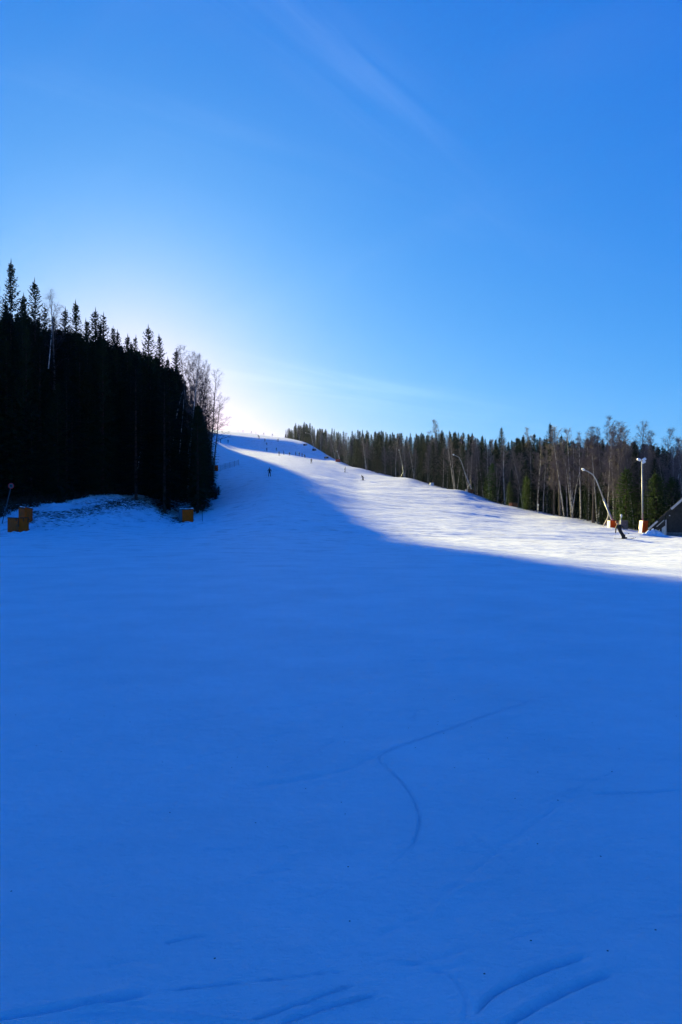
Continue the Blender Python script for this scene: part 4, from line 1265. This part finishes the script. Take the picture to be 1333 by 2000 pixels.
board('barge_board', .385, 1.0, 'board', -.04, w=.12)
board('mid_barge_board', .157, .383, 'wood', -.04, w=.12)  # middle stretch of the barge board, in a darker colour
board('rafter', .10, .225, 'board', .36, w=.045)
board('rafter', .06, .225, 'wood', .55, w=.10)
# cream rendered corner under the low roof, with a dark doorway
gz0 = -.6
def under(px): # underside of the roof over a column, local z
    x = (px - 666.5) * k_ - hb.x
    t = (x - eave.x) / (apex.x - eave.x)
    return eave.z + (apex.z - eave.z) * t - .06
def wall_piece(name, c0, c1, mt, y, ztop0=None, ztop1=None, zb=gz0, th=.12):
    x0 = (c0 - 666.5) * k_ - hb.x; x1 = (c1 - 666.5) * k_ - hb.x
    z0 = under(c0) if ztop0 is None else ztop0; z1 = under(c1) if ztop1 is None else ztop1
    vs = [(x0, y, zb), (x1, y, zb), (x1, y, z1), (x0, y, z0), (x0, y + th, zb), (x1, y + th, zb), (x1, y + th, z1), (x0, y + th, z0)]
    m = MB(); m.add(vs, [(0, 1, 2, 3), (7, 6, 5, 4), (0, 4, 5, 1), (1, 5, 6, 2), (2, 6, 7, 3), (3, 7, 4, 0)])
    return m.build(name, M[mt], e)
zc = lambda row: CAMH - (row - 1000) * k_ - hb.z
wall_piece('rendered_wall', 1280, 1289.8, 'render', 0, zc(1041.5), zc(1035))
wall_piece('rendered_wall', 1293.8, 1301, 'render', 0, zc(1032), zc(1027))
wall_piece('door', 1289.9, 1293.7, 'wood', .05, zc(1035), zc(1032.4))
wall_piece('dark_gable', 1274, 1301, 'wood', .06)
wall_piece('corner_post', 1300.8, 1303, 'board', -.05, zc(1016), zc(1015), th=.16)
cx = 1303.2
while cx < 1383:
    w = 6.4 + 1.1 * math.sin(cx)
    wall_piece('plank', cx, cx + w - .45, 'wood', -.01 + .018 * math.sin(cx * 3.3), zb=zc(1040.5))
    cx += w
wall_piece('rear_lining', 1303, 1384.5, 'wood', .14, th=.05)
for rw in range(2):
    cx = 1303.5 - rw * 3
    while cx < 1385:
        w = 7 + 3 * abs(math.sin(cx * 1.7 + rw))
        c0 = max(cx, 1303.2)
        x0 = (c0 - 666.5) * k_ - hb.x; x1 = (cx + w - .7 - 666.5) * k_ - hb.x
        m = MB(); m.box(((x0 + x1) / 2, -.03, zc(1047.5 - rw * 5)), ((x1 - x0) / 2, .10, .125), bev=.03); m.build('stone', M['stone'], e)
        cx += w
m = MB(); m.box((0, 4.6, 2.0), (2.3, 4.2, 2.6)); m.build('inner_wall', M['wood'], e)
m = MB(); m.box(H(1309.3, 1007, -.12) - hb, (.055, .05, .055), bev=.015); m.build('wall_lamp', M['paint'], e)
tag(e, 'dark wooden A-frame hut with pale barge boards, cut by the right edge of the picture', 'hut')

# --- heap of thrown-up snow before the hut
cx_, cy_ = gxy(1278, 80.5)
n = 46; vs = []; fs = []
xs = np.linspace(-1.6, 1.8, n); ys = np.linspace(-1.1, 1.5, n)
X, Y = np.meshgrid(xs, ys, indexing='ij')
Hh = (.42 * np.exp(-((X + .35) / .8) ** 2 - (Y / .6) ** 2) + .30 * np.exp(-((X - .55) / .5) ** 2 - ((Y + .1) / .4) ** 2)) * (1 + 1.1 * fbm(X * 2.9, Y * 2.9, 4, 77, .65)) + .22 * np.exp(-(X / 1.3) ** 2 - (Y / .9) ** 2)
Z = height((X + cx_).ravel(), (Y + cy_).ravel()).reshape(n, n) + Hh - .05
for i in range(n):
    for j in range(n): vs.append((X[i, j] + cx_, Y[i, j] + cy_, Z[i, j]))
fs = [(i * n + j, (i + 1) * n + j, (i + 1) * n + j + 1, i * n + j + 1) for i in range(n - 1) for j in range(n - 1)]
m = MB(); m.add(vs, fs); o = m.build('snow_heap', M['snow'], None, True); tag(o, 'lumpy heap of cleared snow between the floodlight mast and the hut', 'snow heap', kind='structure')

# --- snow-covered and bare brush along the foot of the left wood
rn = random.Random(5)
m = MB()
for i in range(2600):
    px = rn.uniform(50, 335)
    row = float(np.interp(px, [60, 120, 200, 250, 300, 330], [998, 1000, 985, 972, 970, 985])) + abs(rn.gauss(0, 1)) * 11
    if rn.random() < .35: px, row = rn.gauss(245, 38), rn.gauss(984, 6)
    if rn.random() < .12: px, row = rn.gauss(318, 5), rn.gauss(998, 6)
    if rn.random() < .10: px, row = rn.gauss(350, 9), rn.gauss(1014, 4)
    if row < 968: continue
    p = hit(px, row, 60)
    a = rn.uniform(-.5, .5) + (math.pi if rn.random() < .5 else 0); d = Vector((math.cos(a), math.sin(a) * .8, rn.uniform(-.05, .35))).normalized()
    L = rn.uniform(.12, .6)
    m.tube([p - d * L * .5 + Vector((0, 0, .01)), p + d * L * .5 + Vector((0, 0, .03))], [.022, .008], 3, cap=False)
o = m.build('fallen_twigs', M['brush']); tag(o, 'dead twigs and brush scattered on the snow bank below the left wood', 'brushwood', kind='stuff')
m = MB()
for i in range(2300):
    px = rn.uniform(-30, 425)
    D = float(np.interp(px, [-30, 0, 60, 130, 200, 280, 340, 385, 425], [82, 84, 90, 93, 98.5, 104, 112, 119, 121])) + rn.uniform(-1.2, 6)
    if 300 < px and rn.random() < .3: D -= 1
    p = at(px, D); d = Vector((rn.uniform(-.8, .8), rn.uniform(-.8, .4), rn.uniform(.15, 1.0))).normalized()
    L = rn.uniform(.4, 1.5)
    q = p + d * L
    m.tube([p, q], [.03, .006], 3, cap=False)
    for w in range(4):
        s_ = p.lerp(q, rn.uniform(.3, 1)); dd = (d + Vector((rn.uniform(-1, 1), rn.uniform(-1, 1), rn.uniform(-.7, .4)))).normalized()
        m.tube([s_, s_ + dd * rn.uniform(.15, .5)], [.028, .006], 3, cap=False)
o = m.build('undergrowth', M['brush']); tag(o, 'dark tangled undergrowth along the foot of the left wood', 'undergrowth', kind='stuff')
for px, D, h, w, lab in [(417, 150, 4.5, 1.5, 'short broad spruce pushing out of the flank under the far orange mat'), (421, 116, 2.6, 1.9, 'small dark spruce reaching out over the snow at the corner of the left wood'), (415, 119, 4.2, 1.5, 'low dark spruce behind the leaning bare trunk at the corner'),
                         (427, 121, 1.5, 2.0, 'lowest spruce sprig at the outermost corner of the left wood'), (411, 131, 7.0, 1.3, 'slim dark spruce below the far orange mat on the flank'), (60, 86, 1.6, 1.5, 'tiny snow-flecked spruce just behind the two large orange mats')]:
    p = at(px, D); SPR[rn.randrange(6)].place(p, h, w, rn.uniform(0, 6), lab, 'small spruces at the foot of the left wood')

# ------------------------------------------------------------------ people
def skin_body(J, E, rad, root=0, sub=2):
    me = bpy.data.meshes.new('body'); me.from_pydata(J, E, [])
    o = bpy.data.objects.new('body_tmp', me); COL.objects.link(o)
    o.modifiers.new('s', 'SKIN'); 
    if not me.skin_vertices: me.skin_vertices_add() if hasattr(me, 'skin_vertices_add') else None
    for i, r in enumerate(rad):
        me.skin_vertices[0].data[i].radius = (r, r) if not hasattr(r, '__len__') else r
        me.skin_vertices[0].data[i].use_root = (i == root)
    s2 = o.modifiers.new('b', 'SUBSURF'); s2.levels = sub; s2.render_levels = sub
    dg = bpy.context.evaluated_depsgraph_get(); dg.update()
    out = bpy.data.meshes.new_from_object(o.evaluated_get(dg))
    bpy.data.objects.remove(o)
    return out

NAMES = ['pel', 'chest', 'neck', 'head', 'crown', 'sl', 'el', 'hl', 'sr', 'er', 'hr', 'hipl', 'kl', 'al', 'tl', 'hipr', 'kr', 'ar', 'tr']
EDG = [('pel', 'chest'), ('chest', 'neck'), ('neck', 'head'), ('head', 'crown'), ('chest', 'sl'), ('sl', 'el'), ('el', 'hl'), ('chest', 'sr'), ('sr', 'er'), ('er', 'hr'),
       ('pel', 'hipl'), ('hipl', 'kl'), ('kl', 'al'), ('al', 'tl'), ('pel', 'hipr'), ('hipr', 'kr'), ('kr', 'ar'), ('ar', 'tr')]
RAD = dict(pel=.155, chest=.17, neck=.065, head=.095, crown=.085, sl=.085, el=.062, hl=.045, sr=.085, er=.062, hr=.045, hipl=.11, kl=.078, al=.065, tl=.05, hipr=.11, kr=.078, ar=.065, tr=.05)
STAND = dict(pel=(0, 0, .90), chest=(0, -.10, 1.28), neck=(0, -.13, 1.48), head=(0, -.16, 1.60), crown=(0, -.155, 1.68), sl=(-.20, -.10, 1.36), el=(-.36, -.16, 1.12), hl=(-.34, -.42, 1.05),
             sr=(.20, -.10, 1.36), er=(.36, -.16, 1.12), hr=(.34, -.42, 1.05), hipl=(-.11, 0, .84), kl=(-.17, -.13, .48), al=(-.19, .02, .12), tl=(-.20, -.15, .07),
             hipr=(.11, 0, .84), kr=(.17, -.13, .48), ar=(.19, .02, .12), tr=(.20, -.15, .07))
CARVE = dict(pel=(-.17, .05, .66), chest=(-.33, 0, 1.00), neck=(-.41, -.03, 1.20), head=(-.47, -.05, 1.33), crown=(-.49, -.045, 1.41), sl=(-.50, -.06, 1.06), el=(-.62, -.12, .84), hl=(-.66, -.22, .62),
             sr=(-.16, .02, 1.12), er=(.00, -.10, .95), hr=(-.04, -.34, .86), hipl=(-.22, -.03, .60), kl=(-.10, -.10, .34), al=(.00, 0, .12), tl=(.16, 0, .07),
             hipr=(-.10, .08, .62), kr=(.10, .06, .36), ar=(.24, .22, .12), tr=(.40, .22, .07))
CROUCH = dict(pel=(0, .1, .62), chest=(-.08, -.14, .95), neck=(-.11, -.26, 1.10), head=(-.13, -.34, 1.20), crown=(-.13, -.35, 1.28), sl=(-.27, -.16, 1.0), el=(-.42, -.26, .80), hl=(-.40, -.5, .78),
              sr=(.13, -.16, 1.03), er=(.30, -.22, .86), hr=(.30, -.48, .82), hipl=(-.11, .08, .58), kl=(-.22, -.16, .40), al=(-.2, .04, .12), tl=(-.21, -.14, .07),
              hipr=(.11, .08, .58), kr=(.12, -.16, .40), ar=(.16, .04, .12), tr=(.17, -.14, .07))
SIDE = dict(pel=(0, 0, .86), chest=(-.10, 0, 1.22), neck=(-.14, 0, 1.42), head=(-.18, 0, 1.54), crown=(-.18, 0, 1.62), sl=(-.10, -.19, 1.30), el=(-.18, -.26, 1.05), hl=(-.42, -.22, 1.02),
            sr=(-.08, .19, 1.30), er=(-.14, .28, 1.05), hr=(-.38, .26, 1.0), hipl=(0, -.10, .80), kl=(-.14, -.12, .46), al=(0, -.13, .12), tl=(-.17, -.13, .07),
            hipr=(0, .10, .80), kr=(-.12, .12, .46), ar=(.03, .13, .12), tr=(-.14, .13, .07))
def make_person(pose, top, bottom, helm, ski_dir, hands=True):
    """returns list of (part name, mesh, [sub-parts])"""
    J = [pose[n] for n in NAMES]; E = [(NAMES.index(a), NAMES.index(b)) for a, b in EDG]
    rad = [RAD[n] for n in NAMES]
    V_ = [Vector(j) for j in J]
    # fingers: short chains closing round a grip
    if hands:
        for hn, sg in (('hl', -1), ('hr', 1)):
            hi = NAMES.index(hn); hp = V_[hi]; eb = V_[NAMES.index('el' if hn == 'hl' else 'er')]
            d = (hp - eb).normalized(); side = d.cross(Vector((0, 0, 1))).normalized() * .02
            for q, fl_ in zip((-1.5, -.5, .5, 1.5), (.065, .078, .074, .058)):
                i0 = len(J); J.append(tuple(hp + d * .05 + side * q)); J.append(tuple(hp + d * (.05 + fl_ * .5) + side * q + Vector((0, 0, -.025)))); J.append(tuple(hp + d * .05 + side * q + Vector((0, 0, -.055))))
                E += [(hi, i0), (i0, i0 + 1), (i0 + 1, i0 + 2)]; rad += [.013, .012, .010]
            i0 = len(J); J.append(tuple(hp - side * 2.2 + d * .02)); J.append(tuple(hp - side * 2.0 + d * .06 + Vector((0, 0, -.03)))); E += [(hi, i0), (i0, i0 + 1)]; rad += [.014, .012]
    me = skin_body(J, E, rad, 0, 1 if hands else 1)
    me.materials.clear()
    for m_ in (top, bottom, M['skin']): me.materials.append(m_)
    hd = Vector(pose['head']); pel = Vector(pose['pel'])
    for f in me.polygons:
        c = f.center
        f.use_smooth = True
        f.material_index = 2 if (c - hd).length < .155 and c.z > Vector(pose['neck']).z else (1 if c.z < pel.z - .02 and min((c - Vector(pose[k])).length for k in ('kl', 'kr', 'al', 'ar', 'hipl', 'hipr')) < .3 else 0)
    parts = [('body', me)]
    fwd = Vector((0, -1, 0)) if ski_dir is None else Vector(ski_dir).normalized()
    # helmet with ear covers, goggles, nose
    hm = MB(); n1, n2 = 12, 7; c = (hd + Vector(pose['crown'])) / 2 + Vector((0, 0, .02)); vs = []; fs = []
    for i in range(n2):
        ph = math.pi / 2 - (math.pi * .62) * i / (n2 - 1)
        for k in range(n1):
            a = 2 * math.pi * k / n1; rr_ = .135 * math.cos(ph); vs.append(c + Vector((rr_ * math.cos(a), rr_ * math.sin(a) * 1.12, .14 * math.sin(ph))))
    face = (hd - Vector(pose['chest'])); 
    for i in range(n2 - 1):
        for k in range(n1):
            k2 = (k + 1) % n1
            cc = (vs[i * n1 + k] + vs[(i + 1) * n1 + k2]) / 2 - c
            if i > 3 and cc.normalized().dot(Vector((0, -1, 0))) > .45: continue
            fs.append((i * n1 + k, (i + 1) * n1 + k, (i + 1) * n1 + k2, i * n1 + k2))
    hm.add(vs, fs); parts.append(('helmet', hm.mesh('helmet', helm, True)))
    gg = MB(); gg.tube([hd + Vector((.085, -.085, .04)), hd + Vector((.05, -.125, .04)), hd + Vector((-.05, -.125, .04)), hd + Vector((-.085, -.085, .04))], [.022, .034, .034, .022], 7); parts.append(('goggles', gg.mesh('goggles', M['glass'], True)))
    ns = MB(); ns.tube([hd + Vector((0, -.105, .02)), hd + Vector((0, -.128, -.015))], [.010, .018], 6); parts.append(('nose', ns.mesh('nose', M['skin'], True)))
    for an, tn in (('al', 'tl'), ('ar', 'tr')):
        a = Vector(pose[an]); t = Vector(pose[tn]); d = (t - a); d.z = 0; d.normalize()
        bt = MB(); q = a + d * .06; ang = math.atan2(d.y, d.x)
        bt.box(Vector((q.x, q.y, .10)), (.155, .055, .055), Matrix.Rotation(ang, 3, 'Z'), bev=.02)
        bt.tube([Vector((a.x, a.y, .1)), Vector((a.x, a.y, .34)) + (Vector(pose['kl' if an == 'al' else 'kr']) - a) * .12], [.075, .085], 9)
        parts.append(('boot', bt.mesh('boot', M['black'], False)))
        sk = MB(); sd_ = Vector((-d.y, d.x, 0)) * .036; pts = []
        for u, zz in ((-.75, .012), (-.3, .02), (.1, .022), (.6, .012), (.82, .05), (.92, .11)):
            pts.append(Vector((a.x, a.y, zz)) + d * u)
        vs = []; fs = []
        for p_ in pts: vs += [p_ - sd_, p_ + sd_, p_ + sd_ + Vector((0, 0, .016)), p_ - sd_ + Vector((0, 0, .016))]
        for i in range(len(pts) - 1):
            for s in range(4): fs.append((i * 4 + s, i * 4 + (s + 1) % 4, (i + 1) * 4 + (s + 1) % 4, (i + 1) * 4 + s))
        fs += [(3, 2, 1, 0), tuple((len(pts) - 1) * 4 + q for q in range(4))]
        sk.add(vs, fs); parts.append(('ski', sk.mesh('ski', M['print'])))
    return parts
def put_person(parts, loc, rz, sc, label, group=None):
    e = empty('person', loc, rz); e.scale = (sc, sc, sc)
    for nm, me_ in parts: link(nm, me_, e)
    tag(e, label, 'person', group); return e
def pole_thing(a, b, label):
    base = b.copy(); e = empty('ski_pole', base)
    m = MB(); m.tube([Vector((0, 0, 0)), a - base], .009, 6); m.build('shaft', M['metal'], e)
    d = (a - base).normalized()
    m = MB(); m.tube([a - base - d * .06, a - base + d * .09], .019, 7); m.build('grip', M['print'], e)
    m = MB(); m.tube([d * .07, d * .085], .045, 9); m.build('basket', M['print'], e)
    tag(e, label, 'ski pole', 'ski poles')

p1 = hit(1216.5, 1053, 55); near = make_person(CARVE, M['black'], M['black'], M['rust'], None)
put_person(near, p1, 0, 1.10, 'nearest skier, all in black, leaning into a turn on the sunlit snow', 'skiers on the piste')
S1 = lambda v: p1 + Vector(v) * 1.10
pole_thing(S1((-.66, -.25, .60)), S1((-.72, -.20, .0)), 'ski pole planted in the snow by the leaning black skier')
pole_thing(S1((-.04, -.37, .84)), S1((.62, .20, .42)), 'ski pole trailing in the right hand of the leaning black skier')
p2 = hit(527, 931, 100); mid = make_person(STAND, M['black'], M['black'], M['helmet'], None)
put_person(mid, p2, R(6), 1.02, 'lone dark skier coming straight down in the shaded blue part of the piste', 'skiers on the piste')
S2 = lambda v: p2 + (Matrix.Rotation(R(6), 3, 'Z') @ Vector(v)) * 1.02
pole_thing(S2((-.34, -.45, 1.05)), S2((-.62, -.10, .15)), 'left ski pole of the lone skier in the blue shade')
pole_thing(S2((.34, -.45, 1.05)), S2((.60, -.12, .15)), 'right ski pole of the lone skier in the blue shade')
VAR = [make_person(STAND, M['black'], M['black'], M['helmet'], None, False), make_person(CROUCH, M['black'], M['navy'], M['helmet'], None, False),
       make_person(SIDE, M['greywear'], M['black'], M['helmet'], None, False), make_person(SIDE, M['maroon'], M['black'], M['paint'], None, False),
       make_person(STAND, M['navy'], M['black'], M['helmet'], None, False)]
far = [
 (608.5, 905.5, 0, 0, 'dark skier upright on the bright strip, just below the group'),
 (674, 922.5, 2, 180, 'skier in grey on the sunlit snow left of the crouching one'),
 (709.5, 938, 1, -50, 'crouching skier lowest on the far sunlit slope, below the far wood edge'),
 (545.5, 889.8, 0, 10, 'leftmost skier of the group on the bright strip'),
 (555, 888, 2, 0, 'slim skier second from the left in the group'),
 (566, 889.5, 1, 20, 'bent skier third from the left in the group'),
 (577.5, 889.5, 2, 160, 'skier fourth from the left in the group, turned sideways'),
 (585, 891, 4, 0, 'tallest upright skier in the right half of the group'),
 (596, 893.5, 1, -30, 'crouching skier at the right end of the group'),
 (590.5, 892, 3, 90, 'skier in maroon squeezed between the two at the right end of the group'),
 (521.5, 881.5, 4, 0, 'skier alone at the upper rim of the bright strip, left of the group'),
 (540.5, 881, 0, 0, 'skier at the upper rim of the bright strip, right above the group'),
 (506.5, 857.5, 4, 20, 'upper skier of three on the blue headwall'),
 (518, 862.5, 0, 0, 'middle skier of three on the blue headwall'),
 (521.5, 869.5, 1, 10, 'lower skier of three on the blue headwall'),
 (543.5, 863, 4, 0, 'skier alone on the right part of the blue headwall'),
 (431.5, 865, 2, 0, 'left one of two skiers at the narrow left end of the bright strip'),
 (446, 865, 0, 0, 'right one of two skiers at the narrow left end of the bright strip'),
]
for px, row, v, rz, lab in far:
    p = hit(px, row, 100)
    put_person(VAR[v], p, R(rz), 1.0, lab, 'skiers on the piste')
sky_l = [(465.5, 2, 'leftmost tiny skier on the summit skyline'), (475, 0, 'second tiny skier from the left on the skyline'), (491.5, 4, 'tiny skier in the middle of the skyline row'),
         (500.5, 2, 'tiny skier just right of the middle of the skyline row'), (515.5, 0, 'tiny skier near the right end of the skyline row'), (532.5, 4, 'rightmost tiny skier on the skyline before the wood'),
         (505, 1, 'tiny crouching skier dropping over the summit edge above the headwall')]
for px, v, lab in sky_l:
    if px == 505: p = hit(px, 853.5, 100)
    else:
        u = (px - 666.5) / F; Ds = np.linspace(380, 640, 500); g = height(u * Ds, Ds); i = int(np.argmax((g - CAMH) / Ds)); p = Vector((u * Ds[i], Ds[i], g[i]))
    put_person(VAR[v], p, R((px * 37) % 60 - 30), 1.0, lab, 'skiers on the piste')
# markers at the summit, by the birch
for px, hh, lab in ((416.5, 2.6, 'thin dark marker pole on the summit behind the birch twigs'), (421, 1.6, 'shorter dark marker pole on the summit right of the taller one')):
    u = (px - 666.5) / F; Ds = np.linspace(430, 640, 500); g = height(u * Ds, Ds); i = int(np.argmax((g - CAMH) / Ds))
    e = empty('marker_pole', (u * Ds[i], Ds[i], g[i]))
    m = MB(); m.tube([(0, 0, -.3), (0, 0, hh)], .07, 6); m.build('rod', M['print'], e)
    m = MB(); m.box((.12, 0, hh - .15), (.16, .02, .12)); m.build('flag', M['maroon'], e)
    tag(e, lab, 'marker pole', 'marker poles on the summit')
